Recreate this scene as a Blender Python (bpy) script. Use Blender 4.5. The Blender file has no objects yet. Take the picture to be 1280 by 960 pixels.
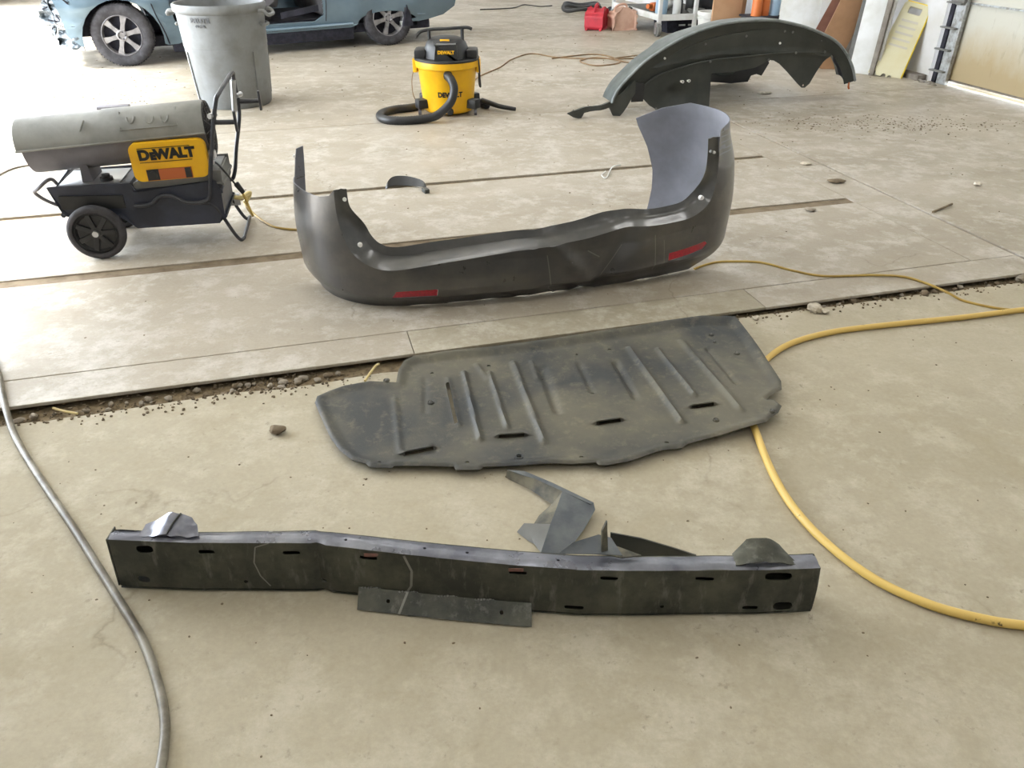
import bpy, bmesh, math, random
from math import sin, cos, pi, radians, atan2, sqrt, hypot
from mathutils import Vector, Matrix, noise
from mathutils.geometry import tessellate_polygon

random.seed(7)
SC = bpy.context.scene
COL = SC.collection

# ------------------------------------------------------------------ camera
PITCH = radians(32.0); CH = 1.4; FPX = 960.0
cam_d = bpy.data.cameras.new('camera'); cam = bpy.data.objects.new('camera', cam_d); COL.objects.link(cam)
cam_d.sensor_width = 36.0; cam_d.lens = 36.0 * FPX / 1280.0; cam_d.clip_start = 0.05; cam_d.clip_end = 200
cam.location = (0, 0, CH); cam.rotation_euler = (radians(90) - PITCH, 0, 0)
SC.camera = cam
# ------------------------------------------------------------------ world
w = bpy.data.worlds.new('overcast_sky'); SC.world = w; w.use_nodes = True
bg = w.node_tree.nodes['Background']; bg.inputs[0].default_value = (0.86, 0.93, 1.0, 1); bg.inputs[1].default_value = 15.5
# building frame: EA runs along the floor joints, EB away from the camera
TH = radians(15.3); EA = Vector((cos(TH), sin(TH), 0)); EB = Vector((-sin(TH), cos(TH), 0))
def AB(a, b, z=0.0): return EA * a + EB * b + Vector((0, 0, z))
# ------------------------------------------------------------------ sun through the open side door
sd = bpy.data.lights.new('sun', 'SUN'); sun = bpy.data.objects.new('sun', sd); COL.objects.link(sun)
sd.energy = 26.0; sd.angle = radians(14); sd.color = (1.0, 1.0, 1.0)
sdir = (EA * 0.88 - EB * 0.22 + Vector((0, 0, -1.0))).normalized()
sun.rotation_euler = sdir.to_track_quat('-Z', 'Y').to_euler()
# ------------------------------------------------------------------ view
vs = SC.view_settings; vs.view_transform = 'Standard'; vs.look = 'None'; vs.exposure = 0.03; vs.gamma = 1.0; vs.use_curve_mapping = False
FILL_W = 18.0      # watts of each added ceiling fill lamp (used by the lamp builder)

# ------------------------------------------------------------------ helpers: pixels to the ground
def ray(px, py):
    u = (px - 640) / FPX; v = (py - 480) / FPX
    return Vector((u, cos(PITCH) - v * sin(PITCH), -sin(PITCH) - v * cos(PITCH)))
def P(px, py, z=0.0):
    d = ray(px, py); t = (CH - z) / -d.z
    return Vector((d.x * t, d.y * t, z))
def WV(px, py, o, th, c=0.0):          # point on the vertical plane through o, turned th, pushed back by c -> local (x, z)
    d = ray(px, py); n = Vector((-sin(th), cos(th), 0))
    t = (c + o.dot(n)) / d.dot(n); q = d * t + Vector((0, 0, CH))
    return ((q.x - o.x) * cos(th) + (q.y - o.y) * sin(th), q.z)
NZ = -0.015                              # level of the near floor, a little below the slabs

# ------------------------------------------------------------------ helpers: materials
def lin(c): return tuple(((x / 255) / 12.92 if x / 255 <= 0.04045 else ((x / 255 + 0.055) / 1.055) ** 2.4) for x in c) + (1.0,)
class NT:
    def __init__(s, m): s.t = m.node_tree; s.n = s.t.nodes; s.b = s.n['Principled BSDF']; s.tc = s.n.new('ShaderNodeTexCoord')
    def link(s, a, b): s.t.links.new(a, b)
    def noise(s, scale, detail=6, rough=0.6, vec=None, dist=0.0):
        x = s.n.new('ShaderNodeTexNoise'); x.inputs['Scale'].default_value = scale; x.inputs['Detail'].default_value = detail
        x.inputs['Roughness'].default_value = rough; x.inputs['Distortion'].default_value = dist
        s.link(vec if vec else s.tc.outputs['Object'], x.inputs['Vector']); return x.outputs['Fac']
    def mapping(s, scale=(1, 1, 1), rot=(0, 0, 0), loc=(0, 0, 0)):
        x = s.n.new('ShaderNodeMapping'); x.inputs['Scale'].default_value = scale; x.inputs['Rotation'].default_value = rot
        x.inputs['Location'].default_value = loc; s.link(s.tc.outputs['Object'], x.inputs['Vector']); return x.outputs['Vector']
    def ramp(s, fac, p0, p1, c0=(0, 0, 0, 1), c1=(1, 1, 1, 1)):
        x = s.n.new('ShaderNodeValToRGB'); e = x.color_ramp.elements
        e[0].position = p0; e[0].color = c0; e[1].position = p1; e[1].color = c1
        s.link(fac, x.inputs['Fac']); return x.outputs['Color']
    def mix(s, fac, a, b, mode='MIX'):
        x = s.n.new('ShaderNodeMix'); x.data_type = 'RGBA'; x.blend_type = mode
        for v, i in ((fac, 0), (a, 6), (b, 7)):
            if hasattr(v, 'is_linked') or hasattr(v, 'links'): s.link(v, x.inputs[i])
            else: x.inputs[i].default_value = v
        return x.outputs[2]
    def math(s, op, a, b=0.0):
        x = s.n.new('ShaderNodeMath'); x.operation = op; x.use_clamp = False
        for v, i in ((a, 0), (b, 1)):
            if hasattr(v, 'links'): s.link(v, x.inputs[i])
            else: x.inputs[i].default_value = v
        return x.outputs[0]
    def bump(s, h, strength=0.3, dist=0.01):
        x = s.n.new('ShaderNodeBump'); x.inputs['Strength'].default_value = strength; x.inputs['Distance'].default_value = dist
        s.link(h, x.inputs['Height']); s.link(x.outputs['Normal'], s.b.inputs['Normal'])
    def seg(s, p, q, wid, soft=1.0):     # scratch mask along a line in object space (x, z)
        sx = s.n.new('ShaderNodeSeparateXYZ'); s.link(s.tc.outputs['Object'], sx.inputs[0])
        dx, dz = q[0] - p[0], q[1] - p[1]; L = hypot(dx, dz); dx /= L; dz /= L
        rx = s.math('SUBTRACT', sx.outputs[0], p[0]); rz = s.math('SUBTRACT', sx.outputs[2], p[1])
        t = s.math('ADD', s.math('MULTIPLY', rx, dx), s.math('MULTIPLY', rz, dz))
        d = s.math('ABSOLUTE', s.math('SUBTRACT', s.math('MULTIPLY', rx, dz), s.math('MULTIPLY', rz, dx)))
        m = s.math('MULTIPLY', s.math('LESS_THAN', d, wid), s.math('MULTIPLY', s.math('GREATER_THAN', t, 0.0), s.math('LESS_THAN', t, L)))
        return m
def mat(name, c, rough=0.6, metal=0.0, c2=None, scale=8.0, lo=0.4, hi=0.65, bump=0.0, bscale=60.0, coat=0.0, rvar=0.0, spec=0.5, extra=None):
    m = bpy.data.materials.new(name); m.use_nodes = True; t = NT(m); b = t.b
    b.inputs['Base Color'].default_value = lin(c); b.inputs['Roughness'].default_value = rough; b.inputs['Metallic'].default_value = metal
    b.inputs['Specular IOR Level'].default_value = spec
    if coat: b.inputs['Coat Weight'].default_value = coat; b.inputs['Coat Roughness'].default_value = 0.12
    out = None
    if c2:
        f = t.ramp(t.noise(scale), lo, hi); out = t.mix(f, lin(c), lin(c2)); t.link(out, b.inputs['Base Color'])
    if rvar:
        r = t.math('ADD', t.math('MULTIPLY', t.noise(scale * 1.7), rvar), rough - rvar * 0.5); t.link(r, b.inputs['Roughness'])
    if bump: t.bump(t.noise(bscale, 4), bump, 0.004)
    if extra: extra(t, out)
    return m

# ------------------------------------------------------------------ helpers: objects
def wm(o):
    return (wm(o.parent) @ o.matrix_basis) if o.parent else o.matrix_basis.copy()
def thing(name, label, cat, loc=(0, 0, 0), rotz=0.0, group=None, rot=None):
    o = bpy.data.objects.new(name, None); COL.objects.link(o); o.empty_display_size = 0.1
    o.location = loc; o.rotation_euler = rot if rot else (0, 0, rotz); o['label'] = label; o['category'] = cat
    if group: o['group'] = group
    return o
def tag(o, label, cat, group=None, kind=None):
    o['label'] = label; o['category'] = cat
    if group: o['group'] = group
    if kind: o['kind'] = kind
    return o
def obj(name, bm, m, parent=None, world=False, smooth=40, label=None, rec=True):
    """link bm as one mesh object; world=True: bm is in world coordinates"""
    if rec: bmesh.ops.recalc_face_normals(bm, faces=bm.faces)
    if world and parent is not None: bm.transform(wm(parent).inverted())
    org = None
    if parent is None and len(bm.verts):
        xs = [v.co.x for v in bm.verts]; ys = [v.co.y for v in bm.verts]; zs = [v.co.z for v in bm.verts]
        org = Vector(((min(xs) + max(xs)) / 2, (min(ys) + max(ys)) / 2, min(zs))); bm.transform(Matrix.Translation(-org))
    me = bpy.data.meshes.new(name); bm.to_mesh(me); bm.free()
    for x in (m if isinstance(m, (list, tuple)) else [m]): me.materials.append(x)
    if smooth:
        for p in me.polygons: p.use_smooth = True
        try: me.set_sharp_from_angle(angle=radians(smooth))
        except Exception: pass
    o = bpy.data.objects.new(name, me); COL.objects.link(o)
    if parent: o.parent = parent
    if org: o.location = org
    if label: o['label'] = label
    return o
def struct(name, bm, m, parent=None, **k):
    o = obj(name, bm, m, parent, **k)
    if parent is None: o['kind'] = 'structure'
    return o
def BM(): return bmesh.new()
def box(bm, c, s, rz=0.0, bev=0.0, M=None, ry=0.0, rx=0.0):
    r = bmesh.ops.create_cube(bm, size=1.0); vs_ = r['verts']
    bmesh.ops.scale(bm, vec=Vector(s), verts=vs_)
    if bev:
        es = list({e for v in vs_ for e in v.link_edges})
        rr = bmesh.ops.bevel(bm, geom=es, offset=bev, segments=2, affect='EDGES', profile=0.6); vs_ = list({v for f in rr['faces'] for v in f.verts} | {v for v in vs_ if v.is_valid})
    T = Matrix.Translation(Vector(c)) @ Matrix.Rotation(rz, 4, 'Z') @ Matrix.Rotation(ry, 4, 'Y') @ Matrix.Rotation(rx, 4, 'X')
    if M is not None: T = M @ T
    bmesh.ops.transform(bm, matrix=T, verts=vs_); return bm
def lathe(bm, prof, seg=32, M=None, a0=0.0, a1=2 * pi, cap=False, sx=1.0, sy=1.0):
    full = abs(a1 - a0 - 2 * pi) < 1e-6; n = seg if full else seg + 1; rows = []
    for (r, z) in prof:
        row = []
        for i in range(n):
            a = a0 + (a1 - a0) * i / seg; p = Vector((r * cos(a) * sx, r * sin(a) * sy, z))
            row.append(bm.verts.new(M @ p if M is not None else p))
        rows.append(row)
    for j in range(len(rows) - 1):
        for i in range(seg):
            i2 = (i + 1) % n; q = [rows[j][i], rows[j][i2], rows[j + 1][i2], rows[j + 1][i]]
            try: bm.faces.new(q)
            except ValueError: pass
    if cap:
        for row in (rows[0], rows[-1]):
            try: bm.faces.new(row)
            except ValueError: pass
    return bm
def cyl(bm, p, q, r, seg=16, r2=None):
    p = Vector(p); q = Vector(q); d = q - p; M = Matrix.Translation(p) @ d.to_track_quat('Z', 'Y').to_matrix().to_4x4()
    return lathe(bm, [(r, 0), (r if r2 is None else r2, d.length)], seg, M, cap=True)
def catmull(pts, n=8):
    pts = [Vector(p) for p in pts]; out = []
    for i in range(len(pts) - 1):
        p0 = pts[max(i - 1, 0)]; p1 = pts[i]; p2 = pts[i + 1]; p3 = pts[min(i + 2, len(pts) - 1)]
        for k in range(n):
            t = k / n; out.append(0.5 * ((2 * p1) + (p2 - p0) * t + (2 * p0 - 5 * p1 + 4 * p2 - p3) * t * t + (3 * p1 - p0 - 3 * p2 + p3) * t ** 3))
    out.append(pts[-1]); return out
def tube(bm, pts, r, seg=8, smooth=0, rf=None):
    pts = catmull(pts, smooth) if smooth else [Vector(p) for p in pts]
    up = None; rows = []
    for i, p in enumerate(pts):
        d = (pts[min(i + 1, len(pts) - 1)] - pts[max(i - 1, 0)]).normalized()
        if up is None: up = d.orthogonal().normalized()
        up = (up - d * up.dot(d)); up = up.normalized() if up.length > 1e-6 else d.orthogonal().normalized()
        s = d.cross(up); rr = rf(i) if rf else r
        rows.append([bm.verts.new(p + (up * cos(2 * pi * k / seg) + s * sin(2 * pi * k / seg)) * rr) for k in range(seg)])
    for j in range(len(rows) - 1):
        for k in range(seg): bm.faces.new((rows[j][k], rows[j][(k + 1) % seg], rows[j + 1][(k + 1) % seg], rows[j + 1][k]))
    bm.faces.new(rows[0]); bm.faces.new(rows[-1]); return bm
def solidify(bm, t):
    bm.normal_update(); fs = list(bm.faces); bd = [e for e in bm.edges if len(e.link_faces) == 1]
    mp = {v: bm.verts.new(v.co - v.normal * t) for v in list(bm.verts)}
    for f in fs: bm.faces.new([mp[v] for v in reversed(f.verts)])
    for e in bd:
        a, b = e.verts
        try: bm.faces.new((a, b, mp[b], mp[a]))
        except ValueError: pass
def sheet(outer, holes=(), fn=None, du=0.03, dv=0.03, t=0.004, bm=None, jag=None):
    """plate cut from a 2-D outline with holes, gridded, bent by fn(u, v), given thickness"""
    loops = [[Vector((x, y, 0)) for x, y in outer]] + [[Vector((x, y, 0)) for x, y in h] for h in holes]
    flat = [p for l in loops for p in l]; b = BM(); vs_ = [b.verts.new(p) for p in flat]
    for tri in tessellate_polygon(loops):
        if len(set(tri)) == 3:
            try: b.faces.new([vs_[i] for i in tri])
            except ValueError: pass
    bmesh.ops.delete(b, geom=[v for v in b.verts if not v.link_faces], context='VERTS')
    us = [p.x for p in flat]; vv = [p.y for p in flat]
    for lo_, hi_, st, ax in ((min(us), max(us), du, 0), (min(vv), max(vv), dv, 1)):
        if not st: continue
        n = int((hi_ - lo_) / st)
        for i in range(1, n + 1):
            c = Vector((0, 0, 0)); c[ax] = lo_ + (hi_ - lo_) * i / (n + 1); nn = Vector((0, 0, 0)); nn[ax] = 1
            bmesh.ops.bisect_plane(b, geom=list(b.verts) + list(b.edges) + list(b.faces), plane_co=c, plane_no=nn, dist=1e-6)
    for f in b.faces:
        if f.normal.z < 0: f.normal_flip()
    bmesh.ops.remove_doubles(b, verts=b.verts, dist=2e-5)
    if fn:
        for v in b.verts: v.co = fn(v.co.x, v.co.y)
    if t: solidify(b, t)
    if bm is None: return b
    me = bpy.data.meshes.new('tmp'); b.to_mesh(me); b.free(); bm.from_mesh(me); bpy.data.meshes.remove(me); return bm
def merge(bm, b, M=None):
    if M is not None: b.transform(M)
    me = bpy.data.meshes.new('tmp'); b.to_mesh(me); b.free(); bm.from_mesh(me); bpy.data.meshes.remove(me); return bm
def rrect(x0, y0, x1, y1, r, n=5):
    out = []
    for cx, cy, a in ((x1 - r, y1 - r, 0), (x0 + r, y1 - r, 90), (x0 + r, y0 + r, 180), (x1 - r, y0 + r, 270)):
        for k in range(n + 1):
            t = radians(a + 90 * k / n); out.append((cx + r * cos(t), cy + r * sin(t)))
    return out
def circ(x, y, r, n=10, ry=None):
    return [(x + r * cos(2 * pi * k / n), y + (ry or r) * sin(2 * pi * k / n)) for k in range(n)]
def slot(p, q, r, n=5):
    p = Vector((p[0], p[1])); q = Vector((q[0], q[1])); a = atan2(q.y - p.y, q.x - p.x); out = []
    for c, b in ((q, a - pi / 2), (p, a + pi / 2)):
        for k in range(n + 1):
            t = b + pi * k / n; out.append((c.x + r * cos(t), c.y + r * sin(t)))
    return out
def prism(outline, y0, y1, bm=None, M=None):
    """outline in (x, z), extruded along y"""
    b = BM(); lo_ = [b.verts.new((x, y0, z)) for x, z in outline]; hi_ = [b.verts.new((x, y1, z)) for x, z in outline]
    for tri in tessellate_polygon([[Vector((x, z, 0)) for x, z in outline]]):
        try: b.faces.new([lo_[i] for i in tri]); b.faces.new([hi_[i] for i in reversed(tri)])
        except ValueError: pass
    n = len(outline)
    for i in range(n): b.faces.new((lo_[i], lo_[(i + 1) % n], hi_[(i + 1) % n], hi_[i]))
    if M is not None: b.transform(M)
    return b if bm is None else merge(bm, b)
def text_bm(s, size, depth=0.001, bold=0.0, sx=1.0, space=1.0):
    cu = bpy.data.curves.new('lettering', 'FONT'); cu.body = s; cu.size = size; cu.extrude = depth; cu.offset = bold; cu.align_x = 'CENTER'; cu.align_y = 'CENTER'
    cu.space_character = space
    o = bpy.data.objects.new('lettering', cu); COL.objects.link(o); dg = bpy.context.evaluated_depsgraph_get(); dg.update()
    me = bpy.data.meshes.new_from_object(o.evaluated_get(dg)); b = BM(); b.from_mesh(me)
    bpy.data.objects.remove(o); bpy.data.curves.remove(cu); bpy.data.meshes.remove(me)
    b.transform(Matrix.Scale(sx, 4, (1, 0, 0))); return b
FACE = Matrix.Rotation(pi / 2, 4, 'X')          # text plane -> stands upright facing -y
def rock_bm(r, seed, flat=0.7, sub=2):
    b = BM(); bmesh.ops.create_icosphere(b, subdivisions=sub, radius=r); rs = random.Random(seed)
    o = Vector((rs.random() * 50, rs.random() * 50, rs.random() * 50)); s = (rs.uniform(.8, 1.3), rs.uniform(.7, 1.1), flat)
    for v in b.verts:
        n = noise.noise(v.co / r * 0.9 + o) * 0.45 + noise.noise(v.co / r * 2.2 + o) * 0.2
        v.co *= 1 + n; v.co = Vector((v.co.x * s[0], v.co.y * s[1], v.co.z * s[2]))
    return b
def pl(pts, t):                                # piecewise linear lookup
    if t <= pts[0][0]: return pts[0][1]
    for (a, x), (b, y) in zip(pts, pts[1:]):
        if t <= b:
            k = (t - a) / (b - a); return x + (y - x) * k
    return pts[-1][1]
def ss(a, b, x):
    t = max(0, min(1, (x - a) / (b - a))); return t * t * (3 - 2 * t)

# ------------------------------------------------------------------ materials
def floor_mat(name, base, dark, light, stain, gloss=0.5, bandy=0.0, pit=0.0):
    m = bpy.data.materials.new(name); m.use_nodes = True; t = NT(m); b = t.b
    g = t.mapping((0.75, 1.25, 1), (0, 0, -TH))
    n1 = t.noise(0.9, 8, 0.62, g, 0.4); n2 = t.noise(6.5, 9, 0.74); n3 = t.noise(38.0, 5, 0.7); n4 = t.noise(1.7, 5, 0.6, t.mapping((1, 1, 1), loc=(7, 3, 1)), 0.8)
    c = t.mix(t.ramp(n1, 0.36, 0.66), lin(base), lin(dark))
    c = t.mix(t.ramp(n2, 0.48, 0.62), c, lin(light)); n6 = t.noise(11.0, 8, 0.8, t.mapping((0.8, 1.3, 1), (0, 0, -TH), (3, 9, 2)), 0.6)
    c = t.mix(t.math('MULTIPLY', t.ramp(n6, 0.50, 0.68), 0.40), c, lin(stain)); c = t.mix(t.math('MULTIPLY', t.ramp(n6, 0.44, 0.34), 0.0), c, lin(light))
    c = t.mix(t.math('MULTIPLY', t.ramp(n4, 0.55, 0.72), 0.55), c, lin(stain))
    sp = t.math('MULTIPLY', t.ramp(n3, 0.60, 0.70), t.ramp(n2, 0.42, 0.6)); c = t.mix(t.math('MULTIPLY', sp, 0.5), c, lin((92, 84, 68)))
    n5 = t.noise(90.0, 3, 0.6); c = t.mix(t.math('MULTIPLY', t.ramp(n5, 0.3, 0.7), 0.16), c, lin((110, 104, 88)))
    # fine cracks
    vo = t.n.new('ShaderNodeTexVoronoi'); vo.feature = 'DISTANCE_TO_EDGE'; vo.inputs['Scale'].default_value = 0.55
    dn = t.n.new('ShaderNodeTexNoise'); dn.inputs['Scale'].default_value = 2.5; dn.inputs['Detail'].default_value = 6; t.link(t.tc.outputs['Object'], dn.inputs['Vector'])
    va = t.n.new('ShaderNodeVectorMath'); va.operation = 'ADD'; t.link(t.tc.outputs['Object'], va.inputs[0]); t.link(dn.outputs['Color'], va.inputs[1]); t.link(va.outputs[0], vo.inputs['Vector'])
    cr = t.math('MULTIPLY', t.ramp(vo.outputs['Distance'], 0.0, 0.006, (1, 1, 1, 1), (0, 0, 0, 1)), t.ramp(n4, 0.45, 0.6)); c = t.mix(t.math('MULTIPLY', cr, 0.45), c, lin((110, 100, 82)))
    t.link(c, b.inputs['Base Color'])
    r = t.math('ADD', t.math('MULTIPLY', t.ramp(n1, 0.35, 0.7), 0.25), gloss); t.link(t.math('ADD', r, t.math('MULTIPLY', n3, 0.15)), b.inputs['Roughness'])
    h = t.math('ADD', t.math('MULTIPLY', n2, 0.5), t.math('MULTIPLY', n3, 0.35)); t.bump(h, 0.22 + pit, 0.006)
    b.inputs['Specular IOR Level'].default_value = 0.45
    return m
M_floor = floor_mat('near_concrete', (177, 168, 147), (166, 157, 136), (185, 177, 158), (161, 150, 125), 0.62)
M_slab = floor_mat('slab_concrete', (173, 164, 149), (158, 149, 134), (189, 183, 173), (150, 138, 117), 0.36)
M_far = floor_mat('far_concrete', (171, 161, 145), (151, 142, 126), (187, 180, 169), (144, 132, 110), 0.30, 0, 0.1)
M_pit = floor_mat('pebbled_concrete', (168, 160, 142), (148, 140, 122), (184, 177, 162), (134, 125, 104), 0.6, 0, 0.6)
M_dirt = mat('joint_dirt', (104, 90, 68), 0.95, 0, (138, 122, 96), 30, bump=0.8)
M_dirt2 = mat('packed_joint_dirt', (126, 112, 92), 0.95, 0, (100, 86, 66), 12, bump=0.6)
M_gravel = mat('gravel_stone', (152, 144, 130), 0.9, 0, (108, 96, 80), 14, bump=0.4)
M_gravel_d = mat('dark_gravel', (122, 108, 88), 0.95, 0, (92, 80, 64), 18, bump=0.4)
M_gravel_l = mat('pale_chip', (205, 196, 180), 0.9, 0, (160, 150, 130), 30)
M_wall = mat('wall_paint', (206, 206, 208), 0.7, 0, (186, 184, 178), 1.5)
M_ceil = mat('ceiling_board', (214, 212, 206), 0.8, 0, (196, 194, 186), 1.0)
def tray_x(t, out):
    n = t.noise(2.4, 5, 0.6); d = t.ramp(n, 0.40, 0.62); n2 = t.noise(26, 6, 0.75)
    c = t.mix(t.math('MULTIPLY', d, 0.75), lin((46, 49, 51)), lin((104, 99, 82))); c = t.mix(t.math('MULTIPLY', t.ramp(n2, 0.52, 0.72), 0.4), c, lin((132, 124, 102)))
    t.link(c, t.b.inputs['Base Color'])
M_tray = mat('dusty_black_plastic', (60, 62, 62), 0.5, bump=0.15, bscale=140, extra=tray_x)
M_black = mat('black_plastic', (30, 31, 33), 0.45, 0, (42, 42, 43), 9, bump=0.1)
M_liner = mat('liner_plastic', (44, 48, 46), 0.42, 0, (60, 62, 58), 5, bump=0.15, rvar=0.2)
M_linered = mat('liner_rim_plastic', (96, 102, 101), 0.35, 0.2, (74, 80, 78), 12)
M_rim = mat('pale_rim_edge', (138, 144, 144), 0.4, 0.1, (104, 110, 110), 10)  # paler grey than the rest of the liner
M_grill = mat('hole_dark', (12, 12, 13), 0.9)
M_rub = mat('tyre_rubber', (48, 47, 50), 0.8, 0, (70, 68, 72), 16, bump=0.4)
M_alloy = mat('alloy_wheel', (150, 148, 150), 0.4, 0.5, (118, 116, 118), 12)
def bar_x(t, out):
    n = t.noise(7, 6, 0.7); c = t.mix(t.ramp(n, 0.40, 0.66), lin((50, 52, 48)), lin((84, 84, 74)))
    n2 = t.noise(34, 4, 0.7, t.mapping((1, 1, 0.25))); c = t.mix(t.math('MULTIPLY', t.ramp(n2, 0.55, 0.72), 0.6), c, lin((118, 118, 110)))
    m = t.seg((-0.250, 0.138), (-0.234, 0.095), 0.003); m = t.math('MAXIMUM', m, t.seg((-0.234, 0.095), (-0.238, 0.05), 0.003)); m = t.math('MAXIMUM', m, t.seg((-0.238, 0.05), (-0.268, 0.0), 0.0025))
    m = t.math('MAXIMUM', m, t.seg((-0.603, 0.135), (-0.612, 0.09), 0.0016)); m = t.math('MAXIMUM', m, t.seg((-0.612, 0.09), (-0.602, 0.05), 0.0016)); m = t.math('MAXIMUM', m, t.seg((-0.602, 0.05), (-0.582, 0.02), 0.0016))
    m = t.math('MAXIMUM', m, t.seg((-0.603, 0.135), (-0.57, 0.146), 0.0016))
    c = t.mix(t.math('MULTIPLY', m, 0.38), c, lin((180, 178, 172))); t.link(c, t.b.inputs['Base Color'])
M_bar = mat('dark_painted_steel', (44, 46, 42), 0.36, 0.35, bump=0.1, bscale=90, rvar=0.25, extra=bar_x)
M_bartop = mat('scuffed_steel', (92, 94, 104), 0.3, 0.55, (136, 138, 146), 7, bump=0.15, rvar=0.25)
M_rust = mat('reddish_primer', (128, 84, 74), 0.6, 0, (100, 80, 70), 60)
def bump_x(t, out):
    n = t.noise(5, 6, 0.65); c = t.mix(t.ramp(n, 0.42, 0.68), lin((84, 83, 83)), lin((104, 101, 97)))
    m = None
    for p, q, w_ in (((0.755, 0.20), (0.78, 0.03), 0.0022), ((0.78, 0.03), (0.85, -0.03), 0.0016), ((1.235, 0.23), (1.25, 0.06), 0.0018), ((1.28, 0.20), (1.29, 0.10), 0.0012), ((0.93, 0.20), (0.985, 0.165), 0.0022), ((1.09, 0.20), (0.99, 0.06), 0.0014)):
        k = t.seg(p, q, w_); m = k if m is None else t.math('MAXIMUM', m, k)
    c = t.mix(t.math('MULTIPLY', m, 0.2), c, lin((200, 196, 190))); t.link(c, t.b.inputs['Base Color'])
M_bumper = mat('dark_grey_metallic_paint', (70, 70, 72), 0.3, 0.55, coat=0.35, rvar=0.15, extra=bump_x)
M_bumpin = mat('bumper_inside_plastic', (104, 106, 114), 0.5, 0, (124, 126, 136), 4)
M_flange = mat('bumper_flange', (74, 74, 74), 0.28, 0.35, (88, 87, 85), 8, coat=0.3)
M_red = mat('red_reflector', (176, 22, 44), 0.25, 0, (140, 16, 34), 120, coat=0.4)
M_white = mat('white_clip', (225, 225, 222), 0.5)
M_bar_g = mat('dusty_grey_steel', (116, 116, 112), 0.7, 0, (96, 96, 94), 6, bump=0.15)
M_bar_d = mat('dusty_dark_steel', (84, 82, 88), 0.6, 0, (104, 102, 104), 7)
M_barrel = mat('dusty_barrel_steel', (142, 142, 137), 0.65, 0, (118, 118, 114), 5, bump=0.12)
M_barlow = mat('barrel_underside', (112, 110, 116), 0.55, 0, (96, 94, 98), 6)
M_cream = mat('cream_tape', (206, 188, 132), 0.6)
M_tank = mat('navy_black_tank', (38, 42, 54), 0.5, 0, (58, 62, 76), 5, bump=0.1)
M_yel = mat('yellow_plastic', (236, 182, 18), 0.38, 0, (222, 166, 20), 6)
M_tubeb = mat('black_tube', (60, 62, 68), 0.4, 0.3, (70, 70, 74), 20)
M_steel = mat('bright_steel', (186, 188, 192), 0.3, 0.8)
M_can = mat('grey_bin_plastic', (122, 125, 126), 0.55, 0, (104, 105, 103), 5, bump=0.15, bscale=30)
M_ink = mat('black_lettering', (18, 18, 18), 0.6)
M_inkg = mat('dark_grey_lettering', (88, 90, 92), 0.6)
M_orange = mat('orange_label', (176, 92, 44), 0.5)
M_hose = mat('yellow_hose', (226, 186, 84), 0.45, 0, (206, 160, 58), 14, bump=0.15)
def hose_x(t, out):
    n = t.noise(16, 5, 0.7); c = t.mix(t.ramp(n, 0.64, 0.70), lin((212, 180, 100)), lin((62, 44, 18))); t.link(c, t.b.inputs['Base Color'])
M_hose = mat('yellow_hose', (226, 186, 84), 0.45, extra=hose_x)
M_cord = mat('yellow_cord', (180, 152, 76), 0.5, 0, (158, 130, 60), 12)
M_clear = mat('grey_hose', (134, 130, 118), 0.4, 0, (92, 86, 74), 9, lo=.42, hi=.6)
M_thin = mat('tan_cord', (150, 122, 90), 0.7, 0, (120, 98, 74), 9)
M_paint = mat('blue_grey_car_paint', (100, 120, 134), 0.25, 0.35, (110, 130, 144), 3, coat=0.4)
M_paintd = mat('torn_bumper_plastic', (52, 60, 66), 0.4, 0.2, (120, 128, 134), 14, bump=0.3)
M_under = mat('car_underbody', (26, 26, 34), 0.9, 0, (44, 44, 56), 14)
M_glass = mat('car_glass', (30, 36, 40), 0.08, 0)
M_seat = mat('car_seat_fabric', (72, 70, 72), 0.9, 0, (92, 90, 92), 6)
M_gasr = mat('red_gas_can', (196, 40, 58), 0.45, 0, (170, 34, 50), 8)
M_gasb = mat('faded_gas_can', (206, 170, 150), 0.55, 0, (190, 150, 130), 8)
M_wood = mat('pale_board', (190, 152, 118), 0.7, 0, (176, 138, 104), 4)
M_wood2 = mat('brown_board', (152, 116, 84), 0.7, 0, (138, 104, 74), 5)
M_wood3 = mat('dark_red_board', (122, 82, 66), 0.65, 0, (108, 70, 56), 5)
M_card = mat('cream_panel', (208, 198, 150), 0.7, 0, (176, 160, 108), 3)
M_grayw = mat('grey_frame', (132, 126, 116), 0.7, 0, (104, 96, 88), 8)
M_wht = mat('white_painted_panel', (216, 218, 218), 0.6, 0, (196, 196, 190), 4)
M_signy = mat('yellow_sign_plastic', (208, 203, 172), 0.5, 0, (200, 190, 146), 3)
M_gasp = mat('faded_print', (190, 184, 170), 0.6)
M_signe = mat('yellow_sign_edge', (232, 204, 48), 0.45)
def door_x(t, out):
    sx = t.n.new('ShaderNodeSeparateXYZ'); t.link(t.tc.outputs['Object'], sx.inputs[0])
    n = t.noise(3.0, 6, 0.7, t.mapping((1, 1, 0.5))); hgt = t.math('ADD', sx.outputs[2], t.math('MULTIPLY', n, 0.5))
    m = t.ramp(hgt, 0.42, 0.75, (1, 1, 1, 1), (0, 0, 0, 1)); c = t.mix(t.math('MULTIPLY', m, 0.8), lin((186, 184, 172)), lin((164, 142, 98)))
    n2 = t.noise(14, 4, 0.7, t.mapping((1, 1, 0.2))); c = t.mix(t.math('MULTIPLY', t.ramp(n2, 0.6, 0.74), 0.4), c, lin((120, 106, 76))); t.link(c, t.b.inputs['Base Color'])
M_door = mat('dirty_door_skin', (208, 206, 196), 0.5, extra=door_x)
M_track = mat('galvanised_track', (180, 184, 186), 0.45, 0.6, (130, 128, 122), 20)
M_bucket = mat('white_bucket', (214, 214, 210), 0.5)
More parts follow.
